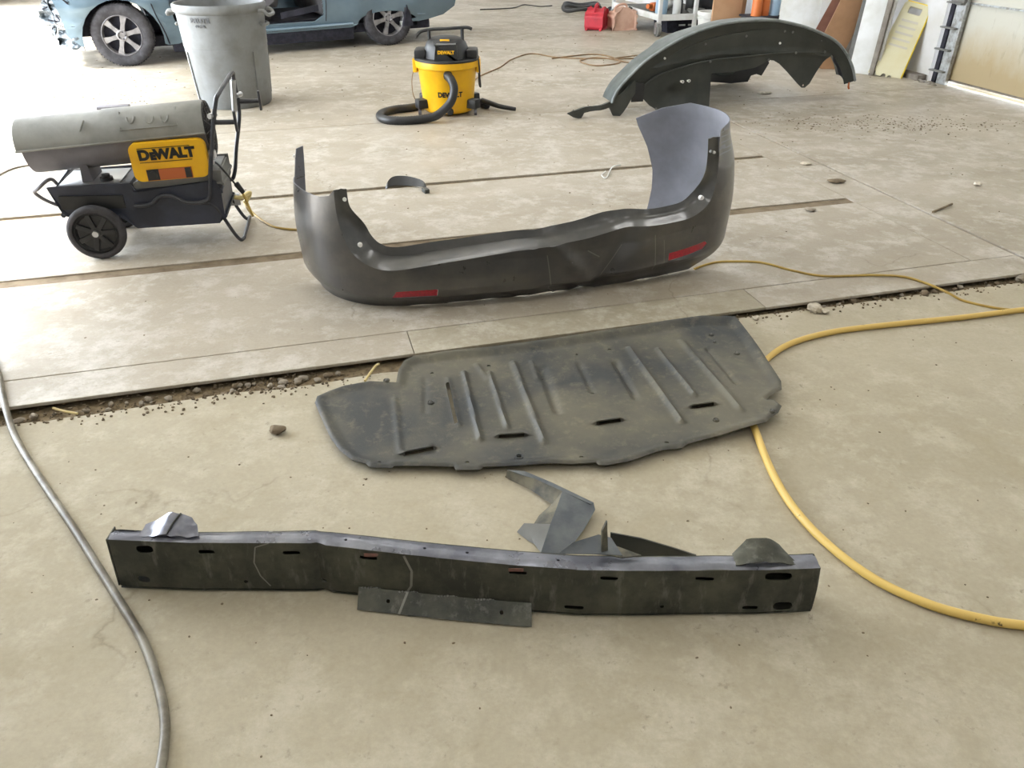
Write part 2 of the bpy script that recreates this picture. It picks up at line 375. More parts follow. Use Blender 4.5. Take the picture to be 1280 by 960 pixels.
M_crate = mat('dark_green_crate', (40, 46, 42), 0.6)
M_or = mat('orange_plastic', (206, 112, 52), 0.5)
M_blue = mat('pale_blue_item', (150, 176, 198), 0.5)
M_ground = mat('outside_ground', (196, 196, 194), 0.9, 0, (170, 168, 164), 2)
M_fill = bpy.data.materials.new('fill_tube'); M_fill.use_nodes = True  # glowing tubes of the added fill lamps
M_fill.node_tree.nodes['Principled BSDF'].inputs['Emission Color'].default_value = (1, 0.97, 0.9, 1); M_fill.node_tree.nodes['Principled BSDF'].inputs['Emission Strength'].default_value = 4

# ================================================================== SETTING
def abbox(bm, a0, a1, b0, b1, z0, z1, bev=0.0):
    c = AB((a0 + a1) / 2, (b0 + b1) / 2, (z0 + z1) / 2); box(bm, c, (a1 - a0, b1 - b0, z1 - z0), TH, bev); return bm
A_W = 5.75; A_L = -4.6; B_F = -4.0; B_B = 18.0
# near floor, its far edge broken along the joint
def near_edge(a):
    n = noise.noise(Vector((a * 3.1, 0.3, 0))) * 0.022 + noise.noise(Vector((a * 13, 4.3, 0))) * 0.010
    return 2.368 + n + 0.045 * ss(0.0, 1.4, a)
pts = [(-7.0 + 0.03 * i, near_edge(-7.0 + 0.03 * i)) for i in range(0, int((A_W + 7.3) / 0.03))]
bm = BM(); outl = [(pts[0][0], B_F - 0.3)] + [(pts[-1][0], B_F - 0.3)] + list(reversed(pts))
def fl(u, v): return AB(u, v, NZ)
sheet(outl, (), fl, 0, 0, 0.05, bm)
floor = obj('floor', bm, M_floor); floor['kind'] = 'structure'
bm = BM(); abbox(bm, -7, A_W + 0.3, 2.2, 7.0, -0.12, -0.05); obj('joint_bed', bm, M_dirt, floor, world=True)
def slab(a0, a1, b0, b1, m, z1=0.0, bev=0.004, name='slab'):
    b = BM(); abbox(b, a0, a1, b0, b1, -0.035, z1, bev); return obj(name, b, m, floor, world=True, smooth=0)
for (a0, a1, z1, mm) in ((-7, 0.30, 0.0, M_slab), (0.302, 1.75, -0.0006, M_pit), (1.752, 3.18, -0.001, M_slab)):
    b = BM(); abbox(b, a0, a1, 2.46, 2.640, z1 - 0.013, z1, 0.003); obj('slab', b, mm, floor, world=True, smooth=0)
    b = BM(); abbox(b, a0, a1, 2.525, 2.640, -0.05, z1 - 0.0131); obj('slab_footing', b, M_dirt, floor, world=True, smooth=0)
slab(-7, 2.925, 2.642, 3.487, M_slab, 0.001); slab(-7, 2.925, 3.572, 4.412, M_slab)
slab(-7, 2.925, 4.462, 6.0, M_slab); slab(2.93, 3.18, 2.642, 6.0, M_slab, -0.001, 0.003)
bm = BM(); abbox(bm, 3.197, A_W + 0.02, 2.46, 6.0, -0.035, 0.0, 0.004); obj('slab', bm, M_far, floor, world=True, smooth=0)
bm = BM(); abbox(bm, -7, A_W + 0.02, 6.006, B_B, -0.035, 0.0, 0.003); obj('slab', bm, M_far, floor, world=True, smooth=0)
# packed dirt in the wide joint
bm = BM(); abbox(bm, -7, 2.93, 3.487, 3.572, -0.05, -0.007); obj('joint_dirt', bm, M_dirt2, floor, world=True)
bm = BM(); abbox(bm, -7, 2.93, 4.412, 4.462, -0.05, -0.012); obj('joint_dirt', bm, M_dirt, floor, world=True)
# gravel in the open step joint
rs = random.Random(3)
def gr_den(a):
    return 1.0 if a < 0.05 else (0.25 if a < 1.45 else 0.65)
bm = BM()
for i in range(1900):
    a = rs.uniform(-1.6, 3.25)
    if rs.random() > gr_den(a): continue
    b = near_edge(a) + rs.uniform(-0.014, 0.11) if rs.random() < .8 else near_edge(a) - abs(rs.gauss(0, 0.03))
    r = rs.uniform(0.002, 0.0065); z = -0.028 + rs.random() * 0.008 if b > near_edge(a) else NZ + r * .4
    rb = rock_bm(r, i, 0.75, 1); merge(bm, rb, Matrix.Translation(AB(a, b, z)) @ Matrix.Rotation(rs.random() * 6, 4, 'Z'))
g = obj('gravel', bm, M_gravel_d, floor, world=True); g['kind'] = 'stuff'
bm = BM()
bmx = abbox(bm, -7, A_W, 2.30, 2.525, -0.05, -0.034); obj('gravel_bed', bmx, M_dirt, floor, world=True)
for i in range(64):
    a = rs.uniform(-1.15, 0.05) if i < 46 else rs.uniform(1.6, 3.1); b = near_edge(a) + rs.uniform(0.006, 0.075); r = rs.uniform(0.007, 0.0150)
    rb = rock_bm(r, 100 + i, 0.7); rb.transform(Matrix.Translation(AB(a, b, -0.034 + r * 0.75)) @ Matrix.Rotation(rs.random() * 6, 4, 'Z'))
    o = obj('stone', rb, M_gravel if rs.random() < .7 else M_gravel_d)
    if i < 46: tag(o, 'small grey-brown stone in the gravel joint left of the ribbed tray', 'stone', 'stones in the left half of the floor joint')
    else: tag(o, 'small dark stone in the floor joint right of the ribbed tray', 'stone', 'stones in the right half of the floor joint')
# loose grit over the floors (nobody could count it)
bm = BM()
for i in range(620):
    if rs.random() < .35: a, b = rs.uniform(-2.2, 2.5), rs.uniform(0.5, 2.3)
    else: a, b = rs.uniform(-3, 5.4), rs.uniform(2.7, 10)
    if 3.2 < b < 3.7: continue
    r = rs.uniform(0.0015, 0.004) * (1 + 0.22 * max(b - 2, 0)); z = NZ if b < 2.4 else 0
    rb = rock_bm(r, i + 900, 0.5, 1); merge(bm, rb, Matrix.Translation(AB(a, b, z + r * .2)) @ Matrix.Rotation(rs.random() * 6, 4, 'Z'))
for i in range(420):      # debris swath on the right floor
    a = rs.gauss(4.2, 0.5); b = 5.0 + rs.gauss(0, 0.14) - (a - 4.2) * .28; r = rs.uniform(0.002, 0.009)
    if a > 5.6: continue
    rb = rock_bm(r, i + 1900, 0.4, 1); merge(bm, rb, Matrix.Translation(AB(a, b, r * .1)) @ Matrix.Rotation(rs.random() * 6, 4, 'Z'))
for i in range(150):      # debris by the front wheel of the car
    q = P(rs.gauss(130, 45), rs.gauss(118, 10)); r = rs.uniform(0.003, 0.012)
    rb = rock_bm(r, i + 2900, 0.4, 1); merge(bm, rb, Matrix.Translation(q) @ Matrix.Rotation(rs.random() * 6, 4, 'Z'))
g = obj('loose_grit', bm, M_gravel_d, floor, world=True); g['kind'] = 'stuff'

# walls, ceiling, side doorway
def wall(name, segs):
    b = BM()
    for s in segs: abbox(b, *s)
    return struct(name, b, M_wall, smooth=0)
DH = 3.2
wall('wall_right', [(A_W, A_W + 0.2, 6.30, B_B, -0.03, 4.6), (A_W, A_W + 0.2, B_F, 2.1, -0.03, 4.6), (A_W, A_W + 0.2, 2.1, 6.30, DH, 4.6)])
wall('wall_left', [(A_L - 0.2, A_L, B_F, 3.9, -0.03, 4.6), (A_L - 0.2, A_L, 15.5, B_B, -0.03, 4.6), (A_L - 0.2, A_L, 3.9, 15.5, 3.7, 4.6)])
wall('wall_back', [(A_L - 0.2, A_W + 0.2, B_B, B_B + 0.2, -0.03, 4.6)])
wall('wall_front', [(A_L - 0.2, A_W + 0.2, B_F - 0.2, B_F, -0.03, 4.6)])
bm = BM(); abbox(bm, A_L - 0.2, A_W + 0.2, B_F - 0.2, B_B + 0.2, 4.6, 4.75); struct('ceiling', bm, M_ceil)
bm = BM(); box(bm, (0, 0, -0.16), (90, 90, 0.1), TH); g = struct('outside_ground', bm, M_ground)
# apron outside both doors, level with the floor
bm = BM(); abbox(bm, -30, A_L - 0.2, B_F, 30, -0.09, -0.03); abbox(bm, A_W + 0.3, 20, B_F, 30, -0.09, -0.03); struct('outside_apron', bm, M_ground)
bm = BM(); abbox(bm, A_L - 0.2, -6.99 + 0.0, 0, 1, -0.09, -0.08); bm.free()
# strip lamps added out of view under the ceiling for general fill light
for i, (a, b) in enumerate([(a, b) for b in (-1.5, 1.8, 5.1, 8.4, 11.7) for a in (-2.2, 0.8, 3.8)]):
    t = thing('fill_lamp', 'added white twin-tube fill lamp under the ceiling, out of view', 'fill lamp', AB(a, b, 4.5), TH, 'added fill lamps under the ceiling')
    b_ = BM(); box(b_, (0, 0, 0.05), (1.3, 0.26, 0.07), 0, 0.01); obj('housing', b_, M_wht, t)
    b_ = BM(); cyl(b_, (-.6, -.06, -.005), (.6, -.06, -.005), .018, 10); obj('fill_tube', b_, M_fill, t)
    b_ = BM(); cyl(b_, (-.6, .06, -.005), (.6, .06, -.005), .018, 10); obj('fill_tube', b_, M_fill, t)
    ld = bpy.data.lights.new('fill_light', 'AREA'); ld.shape = 'RECTANGLE'; ld.size = 1.2; ld.size_y = 0.25; ld.energy = FILL_W; ld.color = (1.0, 0.99, 0.97)
    lo_ = bpy.data.objects.new('fill_light', ld); COL.objects.link(lo_); lo_.parent = t; lo_.location = (0, 0, -0.04)

# right roller door: sections, stiles, hinges
D = bpy.data.objects.new('door_1', None); COL.objects.link(D); D['kind'] = 'structure'; D.location = AB(A_W + 0.05, 4.2, 0)
for k in range(5):
    z0 = 0.045 + k * 0.628
    for (b0, b1) in ((5.06, 6.17), (4.03, 5.04), (3.0, 4.01), (2.1, 2.98)):
        b_ = BM(); abbox(b_, A_W + 0.045, A_W + 0.10, b0, b1, z0 + 0.002, z0 + 0.618, 0.004); obj('door_panel', b_, M_door, D, world=True, smooth=0)
    b_ = BM(); abbox(b_, A_W + 0.02, A_W + 0.10, 2.1, 6.17, z0 + 0.620, z0 + 0.634, 0.003); obj('section_rail', b_, M_track, D, world=True, smooth=0)
b_ = BM(); abbox(b_, A_W + 0.045, A_W + 0.11, 2.1, 6.17, 0.030, 0.047, 0.003)
bmq = b_; obj('bottom_seal', bmq, M_grayw, D, world=True, smooth=0)
T1 = struct('trim_1', abbox(BM(), A_W - 0.02, A_W + 0.12, 6.19, 6.235, 0, DH, 0.0), M_under, smooth=0)
b_ = BM(); abbox(b_, A_W - 0.01, A_W + 0.03, 6.075, 6.185, 0, DH, 0.004); obj('roller_track', b_, M_track, T1, world=True, smooth=0)
for z in (0.10, 0.28, 0.46, 0.66):
    b_ = BM(); abbox(b_, A_W - 0.05, A_W, 6.10, 6.27, z, z + 0.014, 0.003); obj('track_bracket', b_, M_bar_g, T1, world=True)
b_ = BM(); box(b_, AB(A_W - 0.03, 6.12, 0.69), (0.06, 0.07, 0.07), TH, 0.01); cyl(b_, AB(A_W - 0.05, 6.05, .69), AB(A_W - 0.05, 6.2, .69), 0.018); obj('roller_hinge', b_, M_bar_g, T1, world=True)
for i in range(6):
    q = AB(A_W - 0.10 + .02 * (i % 3), 6.10 + 0.05 * i, 0); rb = rock_bm(0.03, 70 + i, 0.6); rb.transform(Matrix.Translation(q)); obj('mortar_lump', rb, M_grayw, T1, world=True)
struct('baseboard_right', abbox(BM(), A_W - 0.10, A_W, 6.32, 7.2, 0, 0.05, 0.01), M_grayw)

# ================================================================== REAR BUMPER COVER
BO = P(450, 386); BTH = radians(15.6)
bp = thing('bumper_cover', 'dark grey metallic rear car bumper cover standing on the slabs, creased right of its middle', 'car bumper', BO, BTH)
# plan path (outer face) left wing end -> right wing end
path = catmull([(-0.150, 0.485, 0), (-0.200, 0.43, 0), (-0.195, 0.30, 0), (-0.130, 0.12, 0), (0.0, -0.01, 0), (0.20, -0.085, 0), (0.60, -0.125, 0), (1.0, -0.125, 0), (1.34, -0.095, 0), (1.57, -0.03, 0), (1.695, 0.09, 0), (1.72, 0.26, 0), (1.65, 0.44, 0), (1.50, 0.60, 0)], 10)
acc = [0.0]
for a_, b_ in zip(path, path[1:]): acc.append(acc[-1] + (b_ - a_).length)
S_END = acc[-1]
def pathat(s):
    s = max(0.0, min(S_END - 1e-5, s))
    for i in range(len(acc) - 1):
        if s <= acc[i + 1]:
            k = (s - acc[i]) / (acc[i + 1] - acc[i]); p = path[i].lerp(path[i + 1], k)
            d0 = (path[min(i + 1, len(path) - 1)] - path[max(i - 1, 0)]).normalized() if i else (path[1] - path[0]).normalized(); d1 = (path[min(i + 2, len(path) - 1)] - path[i]).normalized()
            d = d0.lerp(d1, k).normalized(); return p, Vector((d.y, -d.x, 0))
def s_of_x(x):
    best = min(range(len(path)), key=lambda i: abs(path[i].x - x) + (9 if path[i].y > 0.25 else 0)); return acc[best]
SL = s_of_x(-0.040); SR = s_of_x(1.53)
def bfun(s, z, ins=0.0):
    p, n = pathat(s)
    k = ss(SL - 0.1, SL + 0.15, s) * (1 - ss(SR - 0.15, SR + 0.1, s))         # 1 on the rear face
    tuck = -0.040 * (1 - ss(0.0, 0.09, z)) ** 1.3 - 0.012 * (1 - ss(0.0, 0.25, z))
    wing = -0.03 * ss(0.25, 0.6, z) * (1 - k)
    belly = 0.010 * sin(pi * min(1, z / 0.2)) * k
    fold = 0.0
    if s > 1.0:
        x = s - 1.0
        fold = 1.4 * (0.012 * math.exp(-((x - 0.42 - (0.2 - z) * 0.9) / 0.035) ** 2) - 0.016 * math.exp(-((x - 0.56 - z * 0.6) / 0.06) ** 2) * k + 0.008 * math.exp(-((x - 0.30) / 0.03) ** 2) * k)
        fold *= k
    zr = 0.050 + 0.028 * ss(0.8, 2.0, s); ridge = (0.007 * math.exp(-((z - zr) / 0.010) ** 2) - 0.014 * (1 - ss(zr - 0.012, zr, z))) * k * ss(0.6, 1.2, s)
    step = -0.03 * ss(0.42, 0.62, z) * ss(SR - .02, SR + .05, s)
    o = tuck + wing + belly + fold + ridge + step - ins
    q = p + n * o
    x = q.x; tilt = 0.035 * ss(0.9, 1.6, x) * ss(0.0, 0.16, z)
    lean_in = 0.06 * ss(0.1, 0.6, z) * ss(S_END - 0.45, S_END, s)
    return Vector((q.x - lean_in, q.y, z * (1.0) + tilt * (1 - 0.5 * ss(0.2, 0.6, z)) + 0.006 * noise.noise(Vector((s * 4, z * 3, 1)))))
# crease curve of the body opening, (s, z)
crease = [(SL - 0.012, 0.480), (SL - 0.004, 0.39), (SL + 0.018, 0.31), (SL + 0.052, 0.245), (SL + 0.115, 0.200), (SL + 0.22, 0.182), (SL + 0.45, 0.207), (SL + 0.75, 0.236), (SL + 0.98, 0.250), (SL + 1.12, 0.268), (SL + 1.25, 0.262), (SL + 1.38, 0.252), (SR - 0.13, 0.252), (SR - 0.055, 0.285), (SR - 0.02, 0.34), (SR - 0.005, 0.42), (SR + 0.00, 0.50), (SR - 0.01, 0.575)]
cr = [(v.x, v.y) for v in catmull([(a, b, 0) for a, b in crease], 6)]
outl = [(0.0, 0.30), (0.04, 0.22), (0.10, 0.13), (0.17, 0.05), (0.26, 0.0)] + [(SL + 0.1 + k * (SR - SL - 0.2) / 20, 0.0 + 0.004 * (k % 2)) for k in range(20)] + [(SR - 0.05, 0.004), (SR + 0.0, 0.03), (SR + 0.08, 0.06), (SR + 0.16, 0.09), (SR + 0.30, 0.08), (S_END - 0.12, 0.05), (S_END - 0.03, 0.06)] + \
    [(S_END - 0.045, 0.16), (S_END - 0.05, 0.26), (S_END - 0.035, 0.38), (S_END - 0.005, 0.485), (S_END, 0.525), (S_END - 0.12, 0.585), (S_END - 0.25, 0.622), (S_END - 0.38, 0.618), (SR + 0.10, 0.60)] + list(reversed(cr)) + [(SL - 0.04, 0.455), (SL - 0.10, 0.440), (0.10, 0.43), (0.062, 0.435), (0.05, 0.50), (0.035, 0.545), (0.0, 0.55), (-0.0, 0.42)]
rl = s_of_x(0.12), s_of_x(0.315); rr_ = s_of_x(1.30), s_of_x(1.52)
rh1 = [(rl[0] - .0, .058), (rl[1] - .0, .062), (rl[1] + .004, .094), (rl[0] + .022, .090)]
rh2 = [(rr_[0], .088), (rr_[1] - .02, .097), (rr_[1] + .008, .112), (rr_[1] - .01, .124), (rr_[0] + .0, .118)]
bm = sheet(outl, [rh1, rh2], lambda u, v: bfun(u, v), 0.025, 0.022, 0)
# outer paint + inner plastic as the two sides of one shell
outer_faces = len(bm.faces); solidify(bm, 0.004)
for i, f in enumerate(bm.faces): f.material_index = 0 if i < outer_faces else 1
bm.faces.ensure_lookup_table()
# sheet() keeps uv orientation, make sure the painted side is outside
shell = obj('bumper_shell', bm, [M_bumper, M_bumpin], bp, smooth=65, rec=True)
# recessed flange that runs round the body opening
bm = BM(); rows = []
for i, (s, z) in enumerate(cr):
    a = Vector((cr[max(i - 1, 0)][0], cr[max(i - 1, 0)][1])); b = Vector((cr[min(i + 1, len(cr) - 1)][0], cr[min(i + 1, len(cr) - 1)][1])); d = (b - a).normalized(); n = Vector((-d.y, d.x))
    side = (1 - ss(0.27, 0.44, z)) * pl([(SL, 1.0), (SL + .4, .85), (SL + 1.0, .5), (SL + 1.3, .42), (SR, .55)], s); wv = 0.012 * math.exp(-((s - SL - 1.08) / 0.12) ** 2)
    prof = [(0, 0, 0), (0.003, 0.008, 0), (0.007, 0.016, -0.001), (0.013, 0.020 + 0.045 * side, 0.003 * side), (0.020, 0.024 + 0.075 * side, 0.002 + wv), (0.034, 0.028 + 0.08 * side, 0.008 * side + wv), (0.043, 0.034 + 0.08 * side, 0.013 * side + wv)]
    row = []
    for (o, ins, dz) in prof:
        q = bfun(s + n.x * o, z + n.y * o + dz, ins); row.append(bm.verts.new(q))
    rows.append(row)
for j in range(len(rows) - 1):
    for k in range(len(rows[0]) - 1): bm.faces.new((rows[j][k], rows[j + 1][k], rows[j + 1][k + 1], rows[j][k + 1]))
solidify(bm, 0.003); fl_ = obj('mounting_flange', bm, M_flange, bp, smooth=50)
def clip(parent, q, r, m, nrm=(0, -1, 0.15), h=0.004, name='clip'):
    b = BM(); d = Vector(nrm).normalized(); cyl(b, q, q + d * h, r, 12, r * 0.8); return obj(name, b, m, parent, smooth=50)
for (s, z, r) in ((SL + 0.022, 0.445, 0.008), (SL + 0.075, 0.275, 0.010), (SR - 0.036, 0.515, 0.007), (SR - 0.014, 0.508, 0.007), (SR - 0.070, 0.320, 0.011), (SR - 0.06, 0.276, 0.007)):
    clip(fl_, bfun(s, z, 0.026), r, M_white if z != 0.515 else M_bar_g, h=0.014)
clip(shell, bfun(0.045, 0.515, -0.004), 0.007, M_white)
def reflector(hole, shrink):
    cx = sum(p[0] for p in hole) / len(hole); cz = sum(p[1] for p in hole) / len(hole)
    o2 = [(cx + (x - cx) * shrink, cz + (z - cz) * shrink) for x, z in hole]
    return sheet(o2, (), lambda u, v: bfun(u, v, 0.002), 0.03, 0, 0.012)
obj('red_reflector', reflector(rh1, 0.985), M_red, bp); obj('red_reflector', reflector(rh2, 0.985), M_red, bp)

# ================================================================== RIBBED UNDERTRAY
TO = P(690, 490, NZ)
tray = thing('ribbed_undertray', 'large dusty black plastic car undertray with pressed ribs lying in front of the floor joint', 'car part', TO)
outpx = [(393, 500), (396, 492), (411, 486), (430, 480), (462, 475), (495, 476), (498, 462), (505, 452), (518, 446), (540, 444), (553, 441), (620, 434), (700, 424), (745, 418), (812, 408), (830, 405), (878, 401), (892, 402), (906, 401), (918, 402), (924, 409), (950, 443), (976, 478), (977, 488), (966, 493), (958, 500), (967, 500), (977, 508), (973, 516), (962, 523), (958, 528), (900, 543), (860, 551), (853, 556), (826, 559), (790, 572), (758, 578), (748, 577), (745, 574), (715, 576), (690, 575), (650, 578), (604, 580), (600, 584), (570, 584), (567, 580), (493, 578), (489, 581), (461, 580), (457, 576), (440, 572), (424, 560), (413, 545), (403, 524)]
TZ = 0.022
def tp(px, py): q = P(px, py, NZ + TZ + 0.012); return (q.x - TO.x, q.y - TO.y)
t_out = [tp(*q) for q in outpx]
def dist_seg(p, a, b):
    a = Vector(a); b = Vector(b); d = b - a; k = max(0, min(1, (p - a).dot(d) / d.length_squared)); return (p - (a + d * k)).length, k
edges_ = list(zip(t_out, t_out[1:] + t_out[:1]))
ribs = []   # (a, b, width, height, sharp)
for a, b, w_, h_ in (((531, 470), (531, 510), 0.012, -0.004), ((580, 462), (600, 545), 0.011, 0.011), ((612, 462), (634, 530), 0.010, 0.011), ((642, 450), (680, 548), 0.013, 0.013), ((677, 456), (697, 510), 0.018, -0.010), ((725, 452), (740, 486), 0.013, -0.006), ((770, 450), (795, 494), 0.014, -0.012), ((787, 433), (852, 524), 0.013, 0.013), ((823, 434), (868, 492), 0.011, 0.012), ((852, 425), (925, 512), 0.013, 0.012), ((885, 436), (921, 479), 0.011, -0.009), ((493, 495), (500, 560), 0.012, 0.005), ((665, 448), (672, 470), 0.01, 0.006), ((596, 452), (610, 470), 0.012, 0.006), ((560, 470), (573, 527), 0.012, 0.006)):
    ribs.append((tp(*a), tp(*b), w_, h_))
lips = [(tp(507, 564), tp(540, 557)), (tp(625, 542), tp(654, 540)), (tp(747, 526), tp(775, 522)), (tp(866, 507), tp(891, 505))]
def tray_z(u, v):
    p = Vector((u, v)); de = min(dist_seg(p, a, b)[0] for a, b in edges_)
    front = ss(-0.1, 0.35, v)
    z = TZ + 0.007 * noise.noise(Vector((u * 2.2, v * 2.2, 0))) + 0.0015 * noise.noise(Vector((u * 9, v * 9, 3)))
    z += 0.022 * (1 - ss(0.004, 0.040, de)) * (0.35 + 0.65 * front) - 0.006 * (1 - ss(0.0, 0.010, de)) * (1 - front)
    for a, b, w_, h_ in ribs:
        d, k = dist_seg(p, a, b)
        if d < w_ * 2.2: z += 1.05 * h_ * math.exp(-(d / w_) ** 2 * 1.6)
    for a, b in lips:
        d, k = dist_seg(p, a, b)
        if d < 0.05: z += (0.010 if v > (a[1] + (b[1] - a[1]) * k) else -0.003) * math.exp(-(d / 0.016) ** 2)
    z += 0.016 * ss(0.35, 0.62, u)
    return max(z, 0.003)
def tray_f(u, v): return Vector((u, v, tray_z(u, v)))
holes = [slot(a, b, 0.0042, 3) for a, b in lips]
# the tall slot at the left
a_, b_ = tp(559, 476), tp(570, 524); holes.append(slot(a_, b_, 0.006, 4))
for (x, y, r) in ((533, 445, .006), (596, 436, .006), (611, 453, .007), (649, 567, .009), (584, 574, .006), (474, 574, .006), (741, 488, .007), (762, 434, .007), (825, 406, .005), (727, 567, .007), (834, 549, .007), (540, 463, .006), (721, 440, .005), (678, 469, .004), (483, 475, .006), (770, 459, .004)):
    c = tp(x, y); holes.append(circ(c[0], c[1], r, 8, r * .8))
def hole_ok(h, done):
    c = Vector((sum(p[0] for p in h) / len(h), sum(p[1] for p in h) / len(h)))
    if min(dist_seg(Vector(p), a, b)[0] for p in h for a, b in edges_) < 0.004: return False
    return all((Vector(p) - Vector(q_)).length > 0.004 for d in done for p in h for q_ in d)
keep = []
for h in holes:
    if hole_ok(h, keep): keep.append(h)
holes = keep
ra, rb_ = tp(787, 433), tp(852, 524); SH = (rb_[0] - ra[0]) / (rb_[1] - ra[1])
def shr(l): return [(x - SH * y, y) for x, y in l]
bm = sheet(shr(t_out), [shr(h) for h in holes], lambda u, v: tray_f(u + SH * v, v), 0.006, 0.011, 0.0035); obj('tray_panel', bm, M_tray, tray, smooth=50)
for (x, y) in ((676, 0), ):
    pass
for (x, y, r) in ((538, 499, .012), (895, 524, .011), (921, 442, .011), (889, 419, .010), (965, 516, .011), (649, 567, .013), (483, 475, .012), (893, 428, .007)):
    c = tp(x, y); z = tray_z(*c); b = BM(); lathe(b, [(r, 0), (r * .96, .004), (r * .7, .005), (r * .55, .002), (r * .5, -.001)], 16, Matrix.Translation((c[0], c[1], z))); solidify(b, .001); obj('pressed_ring', b, M_tray, tray)
    if r < .0125:
        b = BM(); lathe(b, [(r * .42, 0), (r * .42, .006), (r * .25, .008), (0.0005, .008)], 10, Matrix.Translation((c[0], c[1], z - .001))); obj('push_clip', b, M_bar_g, tray)

# ================================================================== STEEL IMPACT BAR
IO = P(520, 748, NZ); IO.x = 0; IO = Vector((0, P(640, 764, NZ).y, NZ))
bar = thing('impact_bar', 'long dark steel bumper reinforcement bar with slots lying nearest the camera', 'car part', IO)
xl, xr = P(152, 737, NZ).x, P(1013, 766, NZ).x
botpts = [(P(x, y, NZ).x, P(x, y, NZ).y - IO.y) for x, y in ((152, 736), (250, 740), (330, 740), (398, 740), (412, 742), (450, 746), (560, 758), (650, 766), (720, 771), (860, 770), (950, 769), (1013, 766))]
BZ0, BZ1 = 0.012, 0.148
def bary(x): return pl(botpts, x)
XK = P(406, 740, NZ).x
def kink(x): return 0.013 * math.exp(-((x - XK) / 0.007) ** 2)
def xtop(px, py):   # pixel on the front face -> (x, z)
    yy = 0
    for _ in range(4):
        x, z = WV(px, py, IO, 0, yy); yy = bary(x)
    return (x, z - NZ)
def barf(x, z):
    zz = (z - BZ0) / (BZ1 - BZ0); lean = 0.014 * zz; sh = 0.0; z = z * (1 - 0.11 * ss(-0.8, 0.7, x))
    return Vector((x + sh, bary(x) + lean + kink(x) * (0.6 + 0.4 * zz) + 0.0022 * noise.noise(Vector((x * 5, z * 8, 0))), z - kink(x) * 0.35 * zz))
hs = []
def sl(px0, py0, px1, py1, r): return slot(xtop(px0, py0), xtop(px1, py1), r, 4)
hs += [sl(173, 691, 184, 691, .0105), sl(176, 724, 183, 725, .0088)]
for a in ((248, 694, 264, 694), (354, 695, 371, 695), (451, 700, 468, 701), (639, 717, 656, 718), (754, 723, 771, 724), (874, 723, 892, 724), (708, 759, 735 - 8, 760), (931, 759, 945, 759)): hs.append(sl(*a, .0054))
hs += [sl(966, 720, 987, 720, .0125), sl(973, 757, 985, 757, .0125)]
for x, y in ((307, 728), (828, 758), (405, 728)): q = xtop(x, y); hs.append(circ(q[0], q[1], .0055, 8, .0045))
fx0, fx1 = xl - 0.0, xr
front = [(fx0, BZ0), (fx1, BZ0), (fx1, BZ1), (fx0, BZ1)]
bm = sheet(front, hs, barf, 0.012, 0.03, 0.003); obj('front_plate', bm, M_bar, bar, smooth=30)
def topf(x, d):
    q = barf(x, BZ1); dd = 0.047 - 0.012 * (1 - ss(-0.9, -0.3, x))
    return Vector((q.x, q.y + d * (dd - kink(x) * 0.9), q.z + 0.004 * sin(pi * d) - 0.003 * d + 0.0015 * noise.noise(Vector((x * 12, d * 3, 4)))))
th_ = []
for x, y in ((427, 677), (530, 685), (584, 689), (697, 692), ):
    xx, _ = WV(x, y, IO, 0, 0.05); th_.append(circ(xx, 0.5, .004, 8, .07))
bm = sheet([(fx0, 0.0), (fx1, 0.0), (fx1, 1.0), (fx0, 1.0)], th_, topf, 0.012, 0.2, 0.003)
obj('top_plate', bm, M_bartop, bar, smooth=30)
def backf(x, z): q = topf(x, 1.0); return Vector((q.x, q.y, z if z < BZ1 - .004 else q.z))
bm = sheet([(fx0, BZ0), (fx1, BZ0), (fx1, BZ1), (fx0, BZ1)], (), backf, 0.012, 0.07, 0.003); obj('back_plate', bm, M_bar, bar, smooth=30)
bm = sheet([(fx0, 0.0), (fx1, 0.0), (fx1, 1.0), (fx0, 1.0)], (), lambda x, d: Vector((x, barf(x, BZ0).y + d * 0.05, 0.008)), 0.02, 0, 0.003); obj('bottom_plate', bm, M_bar, bar, smooth=30)
# hanging lip welded along the lower edge
lx0, _ = xtop(450, 742); lx1, _ = xtop(664, 770)
lh = [circ(WV(481, 750, IO, 0, -.02)[0], 0.5, .005, 8, .09), circ(WV(627, 768, IO, 0, -.02)[0], 0.5, .005, 8, .09)]
bm = sheet([(lx0, 0), (lx0 + (lx1 - lx0) * .3, 0), (lx1 - .1, 0), (lx1, 0), (lx1, 1), (lx1 - .1, 1), (lx0 + (lx1 - lx0) * .3, 1), (lx0, 1)], lh, lambda x, d: Vector((x, bary(x) - 0.004 - 0.040 * (1 - d) + 0.004 * d, 0.0055 + 0.030 * d)), 0.03, 0.25, 0.003)
obj('lower_lip', bm, M_bar, bar, smooth=30)
for a in (0.02, 0.24, 0.47, 0.68):
    x0 = lx0 + (lx1 - lx0) * a; b = BM()
    for k in range(7): merge(b, rock_bm(.0035, k, .6, 1), Matrix.Translation((x0 + k * .007, bary(x0) - .002, .034 + .001 * (k % 2))))
    obj('weld_bead', b, M_bar_g, bar)
for px_ in (463, 645):
    q = xtop(px_, 697 if px_ == 463 else 712); pf = barf(q[0], min(q[1], BZ1 - .016)); b = BM(); box(b, pf + Vector((0, -.0012, 0.004)), (.034, .0015, .010), 0, .0005); obj('primer_patch', b, M_rust, bar)
# kink crease
b = BM(); 
